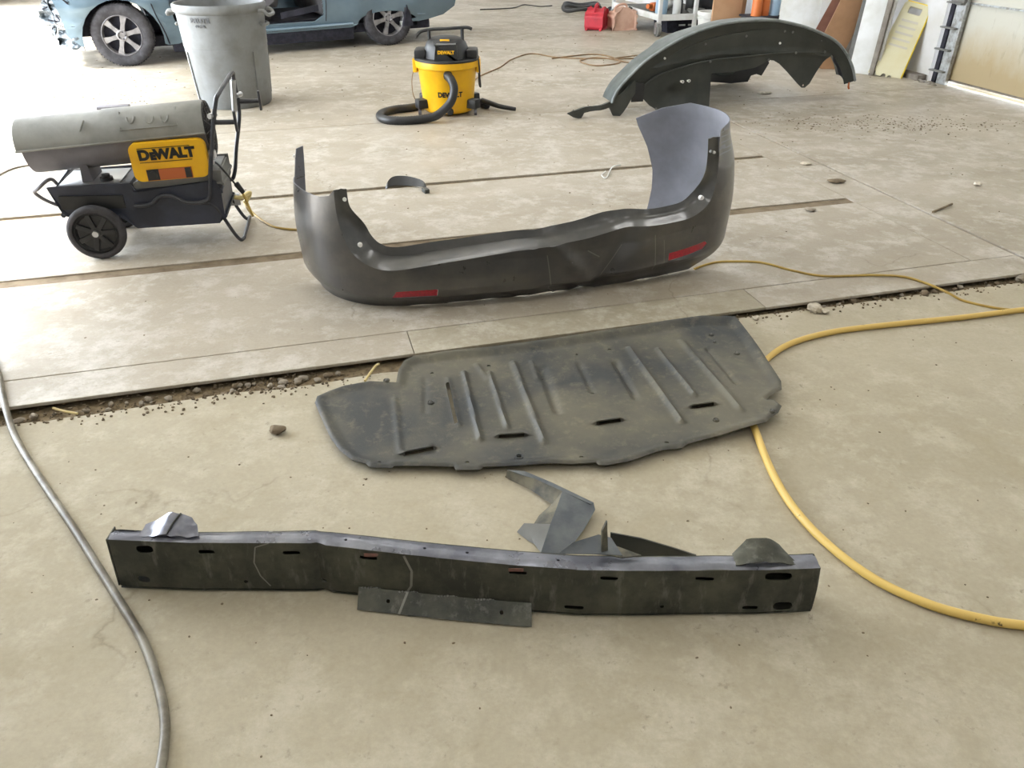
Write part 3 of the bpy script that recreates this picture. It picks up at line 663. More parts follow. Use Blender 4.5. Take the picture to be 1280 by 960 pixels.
# end brackets (torn crash-box tabs)
def arc_tab(name, cx, wx, hz, ny, seed, m):
    def f(u, v):
        base = topf(cx + u, 0.0); k_ = max(0, min(1, (u + wx) / (2 * wx))); lift = hz * (sin(pi * k_) ** 0.8 if seed != 1 else (ss(.12, .5, k_) * (1 - .45 * ss(.55, .9, k_)) - .35 * math.exp(-((k_ - .62) / .03) ** 2)))
        return Vector((cx + u, base.y + 0.012 + v * ny, base.z + 0.003 + lift * (0.35 + 0.65 * v) + 0.004 * noise.noise(Vector((u * 30, v * 3, seed)))))
    o = [(-wx, 0)] + [(-wx + 2 * wx * k / 10, -0.06 + 0.1 * ((k * 7) % 3) / 3) for k in range(1, 10)] + [(wx + .012, .05), (wx, .6), (wx * .7, 1.0), (-wx * .5, 1.08), (-wx, .75)]
    obj(name, sheet(o, (), f, 0.012, 0.2, 0.0028), m, bar, smooth=35)
arc_tab('torn_bracket', P(198, 680, .15).x, 0.066, 0.028, 0.055, 1, M_bartop)
b = BM(); cxb = P(200, 680, .15).x; tube(b, [Vector((cxb, topf(cxb, 0).y + .012, BZ1 + .014)), Vector((cxb + .008, topf(cxb, 0).y + .04, BZ1 + .024)), Vector((cxb + .018, topf(cxb, 0).y + .066, BZ1 + .030))], .0022, 5); obj('bracket_seam', b, M_bar, bar)
arc_tab('torn_bracket', P(957, 690, .15).x, 0.066, 0.034, 0.05, 5, M_bar)
def endf(u, v): q = barf(fx1, BZ0 + (BZ1 - BZ0) * v); return Vector((fx1 + 0.001 + 0.002 * sin(pi * v), q.y + u * 0.046, q.z))
obj('end_cap', sheet([(0, 0), (1, 0), (1, 1), (0, 1)], (), endf, 0.3, 0.2, 0.003), M_bar, bar, smooth=30)
def endl(u, v): q = barf(fx0, BZ0 + (BZ1 - BZ0) * v); return Vector((q.x - 0.002, q.y + u * 0.045, q.z))
obj('end_cap', sheet([(0, 0), (1, 0), (1, 1), (0, 1)], (), endl, 0.3, 0.2, 0.003), M_bar, bar, smooth=30)
for px_, py_ in ((828, 686), (668, 712), (908, 722), (1002, 712), (906, 760)):
    pass

# ================================================================== DEFLECTOR PIECES
def patch(name, pts, t, m, parent, sub=3):
    """folded sheet from quads given as pixel + height corners"""
    b = BM(); vs_ = {}
    def V_(k):
        if k not in vs_:
            x, y, z = k; vs_[k] = b.verts.new(P(x, y, NZ + z))
        return vs_[k]
    for f in pts: b.faces.new([V_(k) for k in f])
    bmesh.ops.recalc_face_normals(b, faces=b.faces)
    if sum(f.normal.z for f in b.faces) < 0: bmesh.ops.reverse_faces(b, faces=b.faces)
    bmesh.ops.subdivide_edges(b, edges=b.edges, cuts=sub, use_grid_fill=True, smooth=0.0)
    solidify(b, t); return obj(name, b, m, parent, world=True, smooth=25)
M_defl = mat('slate_deflector_plastic', (72, 78, 84), 0.4, 0, (98, 102, 104), 14, bump=0.15, rvar=0.2)
M_deflb = mat('dusty_deflector_plastic', (56, 56, 50), 0.6, 0, (112, 106, 88), 16, bump=0.2)
df = thing('air_deflector', 'chevron shaped dark plastic air deflector lying between ribbed tray and steel bar', 'car part', P(690, 660, NZ))
a1, a2 = (634, 588, 0.03), (633, 598, .010)
b1, b2, b3 = (700, 613, .042), (680, 622, .012), (742, 628, .030)
A_ = (634, 587, .030); B_ = (668, 598, .036); C_ = (703, 614, .040); D_ = (742, 628, .030); A2 = (632, 597, .006); B2 = (664, 613, .008); C2 = (690, 630, .014)
patch('folded_wing', [(A_, B_, B2, A2), (B_, C_, C2, B2)], .003, M_deflb, df)
E_ = (656, 589, .042); F_ = (690, 603, .044)
patch('top_rim', [(A_, E_, B_, (650, 593, .034)), (E_, F_, C_, B_), (F_, D_, (738, 630, .032), C_)], .0025, M_defl, df)
G_ = (744, 637, .026); H_ = (696, 634, .034); I_ = (731, 660, .018); J_ = (688, 655, .028); K_ = (707, 692, .006); L_ = (676, 691, .012)
patch('deflector_blade', [(C_, D_, G_, H_), (H_, G_, I_, J_), (J_, I_, K_, L_)], .003, M_defl, df)
patch('back_lip', [(C2, C_, H_, (674, 644, .010)), ((674, 644, .010), H_, J_, (664, 660, .010))], .003, M_deflb, df)
patch('end_tab', [((655, 654, .020), J_, L_, (668, 680, .004)), ((655, 654, .020), (668, 680, .004), (660, 676, .002), (646, 665, .003))], .003, M_bar_g, df)
df2 = thing('air_deflector', 'curved dark plastic deflector strip with upright fin behind the steel bar', 'car part', P(790, 680, NZ))
patch('curved_wall', [((763, 690, .050), (800, 694, .040), (801, 672, .110), (763, 665, .120)), ((800, 694, .040), (840, 697, .030), (842, 684, .075), (801, 672, .110)), ((840, 697, .030), (872, 696, .028), (870, 693, .040), (842, 684, .075))], .003, M_liner, df2)
patch('front_ledge', [((698, 692, .150), (716, 678, .165), (748, 668, .165), (740, 692, .152)), ((740, 692, .152), (748, 668, .165), (764, 672, .150), (778, 694, .150))], .003, M_defl, df2)
patch('upright_fin', [((752, 690, .153), (760, 688, .153), (759, 651, .24), (753, 664, .22))], .004, M_deflb, df2, 2)
patch('ledge_shelf', [((742, 690, .152), (764, 680, .150), (802, 694, .146), (778, 697, .148))], .003, M_deflb, df2)

# ================================================================== BIG ARCHED SPLASH LINER
LO = P(850, 140); LTH = radians(15)
ln = thing('arched_splash_liner', 'large black arched plastic front bumper and splash liner standing on the far floor', 'car bumper', LO, LTH)
def lp(px, py, c=0.0): return WV(px, py, LO, LTH, c)
sil = [lp(*q) for q in ((765, 128), (768, 120), (776, 107), (790, 92), (808, 75), (830, 60), (855, 46), (880, 36), (910, 28), (940, 25), (970, 25), (1000, 31), (1025, 40), (1045, 51), (1058, 66), (1066, 84), (1069, 100))]
silc = [(v.x, v.y) for v in catmull([(x, z, 0) for x, z in sil], 5)]
def ldep(x): return 0.22 + 0.73 * ss(-0.25, 0.25, x) - (0.67 * ss(0.90, 1.05, x))
bm = BM(); rows = []; ND = 14
for (x, z) in silc:
    row = []
    for k in range(ND + 1):
        y = ldep(x) * k / ND; f = 1 - (y / 0.98) ** 2.4; round_ = -0.02 * (1 - min(1, y / 0.05)) ** 2
        row.append(bm.verts.new((x + 0.05 * y, y - 0.0, max(0.004, (z + round_ * 0.6) * f + 0.008 * noise.noise(Vector((x * 4, y * 4, 2)))))))
    rows.append(row)
for j in range(len(rows) - 1):
    for k in range(ND): bm.faces.new((rows[j][k], rows[j][k + 1], rows[j + 1][k + 1], rows[j + 1][k]))
solidify(bm, 0.004); obj('outer_skin', bm, M_linered, ln, smooth=60)
# rolled front rim
b = BM(); tube(b, [(x, 0.0, max(z - 0.004, 0.01)) for x, z in silc], 0.011, 8); obj('rolled_rim', b, M_rim, ln, smooth=60)
b = BM(); lo_in = []
for i, (x, z) in enumerate(silc):
    a = Vector(silc[max(i - 1, 0)]); c = Vector(silc[min(i + 1, len(silc) - 1)]); d = (c - a).normalized(); n = Vector((d.y, -d.x)); lo_in.append((x + n.x * 0.085, z + n.y * 0.085))
vsA = [b.verts.new((x, 0.004, z - .006)) for x, z in silc]; vsB = [b.verts.new((x, 0.03, z)) for x, z in lo_in]
for i in range(len(silc) - 1): b.faces.new((vsA[i], vsA[i + 1], vsB[i + 1], vsB[i]))
solidify(b, 0.003); obj('front_rim_face', b, M_liner, ln, smooth=60)
ip = [lp(x, y, .03) for x, y in ((795, 103), (803, 95), (818, 82), (840, 68), (870, 54), (900, 45), (940, 38), (975, 35), (1005, 39), (1025, 47), (1037, 56), (1043, 66), (1037, 71), (1030, 78), (1022, 90), (1013, 105), (1007, 110), (1003, 110), (998, 105), (985, 90), (975, 80), (968, 76), (962, 75), (955, 80), (945, 85), (920, 90), (890, 92), (889, 110), (886, 138), (850, 138), (822, 138), (812, 132), (800, 119), (795, 112))]
lh = [circ(*lp(853, 102, .03), .012, 8), circ(*lp(861, 101, .03), .010, 8), circ(*lp(1005, 107, .03), .007, 8)]
def inf(u, v):
    arch = 0.0
    for i in range(0, len(silc) - 1, 3): pass
    zt = v; y = 0.03 + 0.03 * math.sin(v * 7) * .5 + 0.012 * math.exp(-((v - 0.30 - 0.12 * sin((u + .4) * 1.6)) / 0.015) ** 2) * -1
    y += 0.05 * math.exp(-(((u + 0.02) / .10) ** 2 + ((v - 0.12) / .07) ** 2))
    return Vector((u, y, v))
obj('inner_panel', sheet(ip, lh, inf, 0.03, 0.025, 0.004), M_liner, ln, smooth=35)
b = BM(); tube(b, [(x, 0.028, z) for x, z in [lp(*q, .03) for q in ((800, 112), (820, 96), (850, 85), (885, 76), (930, 71), (980, 66), (1030, 66))]], 0.008, 6, 5); obj('pressed_rib', b, M_liner, ln)
for x, y in ((831, 73), (882, 55), (933, 45), (975, 54), (995, 66), (981, 39), (991, 40), (1031, 65), (888, 77), (1027, 50), (820, 136), (883, 137), (782, 126), (961, 75)):
    q = lp(x, y, .02); clip(ln, Vector((q[0], 0.022, q[1])), .0095, M_bar_g if x not in (975, 831) else M_white, (0, -1, 0), .008, 'rivet')
for x, y in ((853, 102), (861, 101)):
    q = lp(x, y, .03); b = BM(); lathe(b, [(.006, 0), (.012, 0), (.012, .006), (.006, .006)], 12, Matrix.Translation((q[0], .028, q[1])) @ Matrix.Rotation(pi / 2, 4, 'X')); obj('white_grommet', b, M_white, ln)
toe = [lp(x, y) for x, y in ((709, 131), (716, 127), (740, 122), (765, 117), (780, 108), (795, 100), (797, 116), (790, 122), (775, 139), (768, 137), (764, 124), (745, 127), (732, 131), (727, 138), (716, 135))]
def toef(u, v): return Vector((u, 0.02 * sin(u * 30) - 0.25 * ss(-0.5, -0.95, u) * 0, max(v - 0.065 * ss(-0.4, -0.6, u), 0.0)))
obj('torn_toe', sheet(toe, (), toef, 0.03, 0.02, 0.02), M_liner, ln)
q0 = lp(797, 104); q1 = lp(800, 128); b = BM(); box(b, ((q0[0] + q1[0]) / 2, .02, (q0[1] + q1[1]) / 2), (.10, .012, .14), 0, .003); obj('bracket_plate', b, M_black, ln)
ep = [lp(x, y, .08) for x, y in ((1042, 62), (1050, 66), (1056, 74), (1062, 92), (1062, 100), (1056, 103), (1052, 96), (1048, 93), (1046, 84), (1041, 76))]
obj('torn_end_panel', sheet(ep, (), lambda u, v: Vector((u, .08, v)), 0.03, 0.03, .004), mat('grey_inner_plastic', (104, 108, 120), .4, 0, (84, 88, 98), 20), ln)
q = lp(1063, 103); b = BM(); tube(b, [(q[0], .02, q[1]), (q[0] + .005, .02, q[1] - .04), (q[0] + .015, .02, q[1] - .055)], .008, 6); obj('dangling_clip', b, M_orange, ln)
# dark piece at the back of the skin, standing on the floor
bk = [lp(x, y, .9) for x, y in ((866, 72), (955, 66), (960, 76), (955, 84), (950, 92), (944, 90), (938, 92), (934, 100), (915, 103), (890, 101), (868, 101))]
zmin = min(z for x, z in bk)
obj('rear_foot', sheet(bk, (), lambda u, v: Vector((u, .90 + .03 * sin(u * 9), v - zmin + .001)), .04, .04, .006), M_black, ln)

# ================================================================== TORPEDO HEATER
HO = P(125, 322); HTH = radians(11)
ht = thing('torpedo_heater', 'portable torpedo heater with grey barrel, yellow control panel and two black wheels', 'heater', HO, HTH)
BA = Vector((-0.235, 0.20, 0.474)); BB = Vector((0.565, 0.20, 0.518)); bd = (BB - BA); BL = bd.length
MB_ = Matrix.Translation(BA) @ bd.to_track_quat('Z', 'Y').to_matrix().to_4x4()
# find local angle so the seam runs along the side facing the camera
R_ = 0.122
inv = MB_.to_3x3().inverted()
def bang(v): q = inv @ Vector(v); return atan2(q.y, q.x)
aF = bang((0, -1, 0)); aU = bang((0, 0, 1))
sgn = 1 if abs(((aU - aF + pi) % (2 * pi)) - pi - pi / 2) < 0.2 else -1
def ang(deg): return aF + sgn * radians(deg)          # degrees above the camera-facing side
L1 = BL * 0.46
b = BM()
a0, a1 = ang(4), ang(176); 
lathe(b, [(R_ * .985, 0), (R_, 0.006), (R_, L1 - .012), (R_ * 1.03, L1 - .006), (R_ * 1.03, BL - .01), (R_ * 1.0, BL)], 40, MB_, min(a0, a1), max(a0, a1)); solidify(b, .003); obj('upper_barrel', b, M_barrel, ht, smooth=40)
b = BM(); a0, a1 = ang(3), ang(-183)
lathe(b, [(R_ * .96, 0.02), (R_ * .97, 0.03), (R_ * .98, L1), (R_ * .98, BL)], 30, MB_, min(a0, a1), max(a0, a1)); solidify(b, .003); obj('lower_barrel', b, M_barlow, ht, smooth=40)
for dg_ in (3, 177):
    b = BM(); p = [MB_ @ Vector((R_ * 1.03 * cos(ang(dg_)), R_ * 1.03 * sin(ang(dg_)), z)) for z in (0.0, BL * .5, BL)]; tube(b, p, .0055, 6); obj('seam_flange', b, M_barrel, ht)
b = BM(); lathe(b, [(R_ * .80, 0.012), (R_ * .80, 0.30)], 32, MB_); lathe(b, [(R_ * .80, 0.30), (0.001, 0.30)], 32, MB_); obj('burner_tube', b, M_under, ht)
# embossed frame and marks on the barrel
b = BM()
def bpnt(z, dg, r=1.045): return MB_ @ Vector((R_ * r * cos(ang(dg)), R_ * r * sin(ang(dg)), z))
fr = [bpnt(z, d) for z, d in [(BL * .56, 66), (BL * .56, 24)] + [(BL * (.56 + .05 * k), 24) for k in range(1, 7)] + [(BL * .86, 66)]]
tube(b, fr, .0035, 6); obj('embossed_frame', b, M_barrel, ht)
for z, d0 in ((.62, 50), (.72, 46), (.80, 46)):
    b = BM(); tube(b, [bpnt(BL * (z + .02 * cos(t)), d0 + 14 * sin(t)) for t in [pi + k * pi / 6 for k in range(7)]], .0045, 6); obj('embossed_mark', b, M_barrel, ht)
b = BM(); tube(b, [bpnt(BL * .375, 52), bpnt(BL * .36, 38), bpnt(BL * .35, 30)], .004, 6); obj('embossed_mark', b, M_barrel, ht)
# rear grille
b = BM()
for k in range(1, 9):
    pts_ = [MB_ @ Vector((R_ * .98 * k / 8 * cos(t), R_ * .98 * k / 8 * sin(t), BL + .004 + .012 * (1 - k / 8))) for t in [i * 2 * pi / 28 for i in range(29)]]; tube(b, pts_, .0022, 4)
for k in range(12):
    t = k * pi / 6; tube(b, [MB_ @ Vector((0, 0, BL + .018)), MB_ @ Vector((R_ * cos(t), R_ * sin(t), BL + .004))], .0022, 4)
obj('rear_grille', b, M_black, ht)
b = BM(); lathe(b, [(R_ * .97, BL - .03), (.001, BL - .03)], 32, MB_); obj('fan_plate', b, M_grill, ht)
# fuel tank
b = BM(); prism([(-0.135, 0.315), (-0.11, 0.20), (-0.06, 0.185), (0.13, 0.175), (0.19, 0.125), (0.55, 0.125), (0.585, 0.15), (0.59, 0.27), (0.565, 0.305), (0.22, 0.295), (0.20, 0.315)], 0.045, 0.355, b)
bmesh.ops.bevel(b, geom=[e for e in b.edges if e.calc_face_angle(0) > 0.3], offset=0.012, segments=2, affect='EDGES'); tank = obj('fuel_tank', b, M_tank, ht, smooth=35)
b = BM(); prism([(0.20, 0.302), (0.60, 0.300), (0.595, 0.352), (0.26, 0.345), (0.24, 0.325)], 0.055, 0.345, b); bmesh.ops.bevel(b, geom=[e for e in b.edges if e.calc_face_angle(0) > 0.3], offset=0.008, segments=2, affect='EDGES'); obj('tank_saddle', b, M_bar_g, ht, smooth=35)
b = BM(); box(b, (0.02, 0.20, 0.318), (0.26, 0.24, 0.008), 0, .003); obj('tank_top_sheet', b, M_steel, ht)
b = BM(); cyl(b, (0.085, .13, .315), (0.085, .13, .337), .028, 16); cyl(b, (0.085, .13, .337), (0.085, .13, .35), .018, 12); obj('fuel_cap', b, M_black, ht)
b = BM(); prism([(-0.11, 0.285), (-.11, .225), (0.16, 0.215), (.16, .275)], 0.036, 0.05, b); obj('tank_recess', b, M_black, ht)
# barrel supports
for x in (-0.02, 0.42): b = BM(); prism([(x, .30), (x + .05, .30), (x + .04, .40), (x + .01, .40)], .12, .28, b); obj('barrel_support', b, M_bar_d, ht)
# yellow panel
px0, px1, pz0, pz1 = 0.230, 0.556, 0.328, 0.498
yo = rrect(px0, pz0, px1, pz1, 0.034, 5)
yo = [(x, z + (x - px0) * .03) for x, z in yo]
b = BM(); prism(yo, 0.045, 0.09, b); yp = obj('control_panel', b, M_yel, ht, smooth=35)
b = BM(); prism([(px0 + .055, .332), (px1 - .075, .338), (px1 - .075, .388), (px0 + .055, .382)], .0415, .046, b); obj('instrument_strip', b, M_orange, yp)
b = BM(); prism([(px0 + .057, .334), (px0 + .108, .336), (px0 + .108, .384), (px0 + .057, .382)], .040, .045, b); cyl(b, (px0 + .082, .045, .359), (px0 + .082, .034, .359), .017, 16); obj('control_knob', b, M_black, yp)
b = BM(); prism([(px1 - .105, .339), (px1 - .078, .340), (px1 - .078, .386), (px1 - .105, .385)], .040, .045, b); obj('power_switch', b, M_black, yp)
b = BM(); 
MT = Matrix.Translation((px0 + .152, .0435, .448)) @ Matrix.Rotation(radians(-1.7), 4, 'Y') @ FACE
for s_, sz, dx, dz in (('D', .060, -.092, 0), ('E', .043, -.0535, -.0062), ('WALT', .060, .0405, 0)):
    tb = text_bm(s_, sz, .001, .0036, 1.04, .98); tb.transform(Matrix.Translation((dx, dz, 0))); merge(b, tb)
b.transform(MT); obj('panel_lettering', b, M_ink, yp, smooth=0, rec=False)
for z in (.479, .417):
    b = BM(); box(b, (px0 + .150, .0440, z), (.225, .002, .0025), 0, 0, None, radians(-1.7)); obj('panel_rule', b, M_ink, yp)
b = BM(); box(b, (px1 + .018, .09, .425), (.03, .05, .035), 0, .006); cyl(b, (px1 + .02, .06, .40), (px1 + .02, .045, .40), .01, 10); obj('wire_gland', b, M_steel, yp)
# wheels
def wheel(name_y, far=False):
    c = Vector((0.022, name_y, 0.125)); MW = Matrix.Translation(c) @ Matrix.Rotation(pi / 2, 4, 'X')
    b = BM(); lathe(b, [(.098, -.024), (.110, -.026), (.122, -.018), (.125, -.006), (.125, .006), (.122, .018), (.110, .026), (.098, .024), (.096, 0), (.098, -.024)], 40, MW)
    t = obj('wheel', b, M_rub, ht, smooth=50)
    b = BM(); lathe(b, [(.098, .014), (.088, .018), (.080, .006), (.03, .004), (.026, .016), (.001, .018)], 32, MW); lathe(b, [(.098, -.02), (.001, -.02)], 32, MW)
    for k in range(7):
        a = k * 2 * pi / 7; M2 = MW @ Matrix.Rotation(a, 4, 'Z'); box(b, (.055, 0, .010), (.062, .022, .012), 0, .003, M2)
    obj('wheel_hub', b, M_black, t, smooth=40); b = BM(); cyl(b, MW @ Vector((0, 0, .016)), MW @ Vector((0, 0, .032)), .014, 12); obj('hub_nut', b, M_steel, t)
wheel(-0.005); wheel(0.405)
b = BM(); cyl(b, (.022, 0, .125), (.022, .40, .125), .009); obj('axle', b, M_steel, ht)
b = BM(); box(b, (.022, .2, .165), (.06, .30, .05), 0, .005); obj('axle_bracket', b, M_tank, ht)
# front hoop
b = BM(); tube(b, [(-.10, .30, .175), (-.19, .30, .158), (-.25, .27, .20), (-.262, .20, .262), (-.215, .13, .30), (-.168, .12, .335), (-.145, .13, .338), (-.135, .14, .315)], .0085, 8, 6); obj('front_handle', b, M_bar_d, ht)
# rear frame
b = BM(); tube(b, [(.20, .03, .225), (.27, .03, .228), (.32, .03, .262), (.37, .03, .262), (.43, .03, .228), (.50, .03, .225), (.535, .035, .25), (.555, .04, .34), (.60, .045, .52), (.640, .05, .66), (.655, .07, .69), (.675, .20, .715), (.695, .32, .735), (.692, .345, .70), (.69, .35, .55), (.645, .35, .38), (.615, .35, .26), (.58, .35, .225), (.45, .35, .225)], .0095, 8, 6); obj('rear_handle', b, M_tubeb, ht)
for y in (.05, .35):
    fy = y - .0; b = BM(); tube(b, [(.46, y, .215), (.53, y, .205), (.56, y, .17), (.60, y + .02, .06), (.625, y + .03, .012), (.64, y + .06, .010)], .0085, 8, 5); obj('rear_leg', b, M_tubeb, ht)
b = BM(); tube(b, [(.64, .11, .010), (.64, .2, .010), (.64, .41, .010)], .0085, 8); obj('rear_leg_foot', b, M_tubeb, ht)
for (x, y, z) in ((.615, .05, .575), (.70, .35, .60)):
    b = BM(); cyl(b, (x, y, z), (x + .09, y - .01, z), .011, 10); box(b, (x + .095, y - .01, z + .002), (.012, .02, .09), 0, .004); obj('cord_wrap', b, M_tubeb, ht)
    b = BM(); cyl(b, (x - .01, y - .02, z + .03), (x + .01, y + .02, z + .03), .012, 10); obj('wrap_bolt', b, M_steel, ht)
b = BM(); cyl(b, (.672, .335, .56), (.690, .33, .70), .014, 8); obj('frame_tube', b, M_steel, ht)
b = BM(); tube(b, [(.575, .06, .405), (.60, .05, .385), (.625, .06, .34), (.66, .08, .27), (.668, .09, .25)], .0045, 6, 5); pc = obj('power_lead', b, M_black, ht)
b = BM(); cyl(b, (.655, .085, .285), (.678, .095, .238), .014, 10, .011); obj('lead_plug', b, M_black, pc)
# extension lead from the plug to the bumper
b = BM(); tube(b, [wm(ht) @ Vector((.672, .092, .245)), wm(ht) @ Vector((.685, .10, .19)), wm(ht) @ Vector((.70, .10, .12)), P(305, 253, .06), P(318, 268, .012), P(335, 280, .006), P(350, 285, .006), P(380, 288, .006), P(396, 290, .006)], .0055, 8, 8)
ex = tag(obj('extension_lead', b, M_cord, None, world=True), 'thin yellow extension lead running from the heater plug to the bumper', 'cord')
b = BM(); box(b, P(294, 249, .12), (.05, .035, .06), .3, .008); obj('lead_socket', b, M_steel, ex, world=True)
b = BM(); tube(b, [P(283, 243, .15), P(300, 247, .13), P(312, 241, .14), P(306, 254, .09)], .012, 8, 4); obj('socket_wrap', b, M_cream, ex, world=True)
b = BM(); box(b, P(383, 291, .03), (.035, .02, .07), .3, .006); obj('wall_plug', b, M_white, ex, world=True)
b = BM(); tube(b, [P(-30, 235, .005), P(0, 218, .005), P(18, 210, .005), P(40, 206, .006), P(70, 204, .005), P(110, 203, .005)], .006, 6, 5); tag(obj('cord', b, M_grayw, None, world=True), 'grey cord on the floor left of and behind the heater', 'cord')

# ================================================================== TRASH CAN
TC = Vector((-2.29, 6.66, 0))
tc = thing('trash_can', 'tall dusty grey plastic trash can standing between heater and blue-grey car', 'bin', TC, radians(-12))
b = BM(); lathe(b, [(.001, .012), (.262, .012), (.275, 0), (.285, .015), (.290, .05), (.318, .45), (.320, .452), (.331, .69), (.345, .70), (.352, .715), (.352, .745), (.345, .757), (.330, .755), (.326, .735), (.312, .45), (.278, .03), (.001, .028)], 48); can = obj('can_body', b, M_can, tc, smooth=40)
for k in (-22, -128, 40, 100, 160):
    a = radians(k); b = BM(); prism([(.286, .06), (.300, .06), (.325, .42), (.311, .42)], -.0045, .0045, b); b.transform(Matrix.Rotation(a, 4, 'Z')); obj('can_rib', b, M_can, can)
for a in (radians(8), radians(188)):
    b = BM(); M_ = Matrix.Rotation(a, 4, 'Z')
    tube(b, [M_ @ Vector(q) for q in ((.335, -.085, .70), (.375, -.08, .70), (.402, -.06, .672), (.402, .06, .672), (.375, .08, .70), (.335, .085, .70))], .014, 8, 4)
    tube(b, [M_ @ Vector(q) for q in ((.33, -.05, .61), (.352, -.05, .60), (.352, .05, .60), (.33, .05, .61))], .012, 8, 3); obj('can_handle', b, M_can, tc)
def curved_text(s_, size, r0, r1, z, adeg, m, parent, bold=.001, sx=1.0):
    b = text_bm(s_, size, .0015, bold, sx)
    for v in b.verts:
        x, zz, d = v.co.x, v.co.y, v.co.z; r = r0 + (r1 - r0) * 0 + d; a = radians(adeg) + x / r0; v.co = Vector((r * cos(a), r * sin(a), z + zz))
    return obj('lettering', b, m, parent, smooth=0, rec=False)
curved_text('BRUTE', .046, .3345, 0, .655, -88, M_inkg, can, .0016, 1.15); curved_text('44 GAL', .028, .3325, 0, .615, -88, M_inkg, can)

# ================================================================== SHOP VACUUM
VO = P(559, 147) + Vector((0.0, 0.20, 0)); VT = 0.0
vc = thing('shop_vacuum', 'yellow and black wheeled shop vacuum with thick black hose', 'vacuum cleaner', VO, VT)
b = BM(); lathe(b, [(.001, .02), (.180, .02), (.190, .03), (.194, .05), (.226, .335), (.230, .34), (.243, .347), (.247, .385), (.243, .400), (.001, .400)], 44); drum = obj('drum', b, M_yel, vc, smooth=40)
b = BM(); lathe(b, [(.249, .393), (.252, .396), (.252, .405), (.245, .412), (.001, .412)], 44); obj('drum_collar', b, M_black, vc)
for a in (0.05, pi - .05):
    b = BM(); M_ = Matrix.Rotation(a, 4, 'Z'); box(b, M_ @ Vector((.240, 0, .352)), (.035, .14, .10), a, .008); obj('side_grip', b, M_yel, drum)
b = BM(); lathe(b, [(.205, .405), (.200, .45), (.190, .48), (.175, .51), (.150, .535), (.12, .545), (.001, .55)], 40, None, 0, 2 * pi, False, .86, .95); hd = obj('motor_head', b, M_black, vc, smooth=45)
for sx_ in (-1, 1): b = BM(); box(b, (sx_ * .195, -.02, .435), (.09, .17, .075), 0, .022); obj('head_shoulder', b, M_black, hd)
b = BM(); prism([(-.070, .408), (.090, .408), (.085, .515), (-.062, .515)], -.215, -.12, b); bmesh.ops.bevel(b, geom=list(b.edges), offset=.008, segments=2, affect='EDGES'); obj('front_hatch', b, M_black, hd)
b = BM(); prism([(-.060, .512), (.082, .512), (.082, .522), (-.060, .522)], -.205, -.12, b); obj('hatch_edge', b, M_bar_g, hd)
b = text_bm('DEWALT', .032, .001, .0014, .95); b.transform(Matrix.Translation((0.012, -.2165, .468)) @ FACE); obj('head_lettering', b, M_yel, hd, smooth=0, rec=False)
b = BM(); box(b, (0, -.12, .537), (.07, .03, .014), 0, .003, None, 0, radians(-20)); obj('head_badge', b, M_yel, hd)
b = BM(); tube(b, [(-.225, -.05, .55), (-.19, -.03, .585), (-.12, -.02, .600), (0, -.02, .606), (.12, -.02, .614), (.17, -.02, .614), (.20, -.02, .603)], .012, 8, 4)
for x in (-.125, .125): cyl(b, (x, -.02, .50), (x, -.02, .605), .013, 8)
obj('carry_handle', b, M_black, vc)
b = BM(); cyl(b, (.020, -.20, .318), (.020, -.250, .306), .036, 20, .030); port = obj('hose_port', b, M_black, vc)
b = text_bm('DEWALT', .050, .001, .0022, .95)
for v in b.verts:
    x, zz, d = v.co.x, v.co.y, v.co.z; z = .165 + zz; r = .194 + (.226 - .194) * (z - .05) / .285 + .0016 + d; a = -pi / 2 + (x + .032) / .208; v.co = Vector((r * cos(a), r * sin(a), z))
obj('drum_lettering', b, M_ink, drum, smooth=0, rec=False)
b = BM(); cyl(b, (.026, -.185, .045), (.026, -.212, .043), .026, 16); cyl(b, (.026, -.205, .043), (.026, -.222, .043), .016, 12); obj('drain_plug', b, M_black, vc)
for k, a in enumerate((-28, -152, 35, 145)):
    a = radians(a); d = Vector((cos(a), sin(a), 0)); b = BM(); box(b, d * .215 + Vector((0, 0, .085)), (.11, .085, .07), a, .014); lg = obj('caster_foot', b, M_black, vc)
    b = BM(); c = d * .245 + Vector((0, 0, .024)); cyl(b, c - Vector((.011, 0, 0)), c + Vector((.011, 0, 0)), .024, 16); cyl(b, c, c + Vector((0, 0, .05)), .006, 6); obj('caster_wheel', b, M_bar_d, lg)
hp = [(.020, -.240, .308), (.050, -.290, .29), (.070, -.320, .23), (.04, -.34, .14), (-.06, -.36, .055), (-.16, -.38, .032), (-.30, -.42, .028), (-.43, -.40, .028), (-.50, -.30, .028), (-.50, -.17, .028), (-.42, -.05, .028), (-.28, .03, .028), (-.12, .26, .028), (.05, .32, .028), (.2, .25, .028), (.30, .10, .028)]
pp = catmull(hp, 14)
b = BM(); tube(b, pp, .026, 12, 0, lambda i: .031 + .0012 * (i % 2)); obj('hose', b, M_black, vc)
b = BM(); tube(b, [(.26, .12, .06), (.34, .05, .05), (.40, .01, .04), (.50, -.02, .028), (.53, -.02, .024)], .02, 10, 4, lambda i: .022 - .0005 * i); obj('hose_wand', b, M_black, vc)
b = BM(); tube(b, [(.245, -.10, .41), (.252, -.12, .36), (.256, -.12, .28), (.260, -.11, .21), (.250, -.11, .23), (.248, -.12, .31)], .006, 6, 5); obj('power_cord', b, M_black, vc)
b = BM(); tube(b, [(-.255, -.05, .32), (-.272, -.06, .24), (-.268, -.06, .14), (-.245, -.05, .09)], .0035, 6, 5); obj('side_cable', b, M_thin, vc)

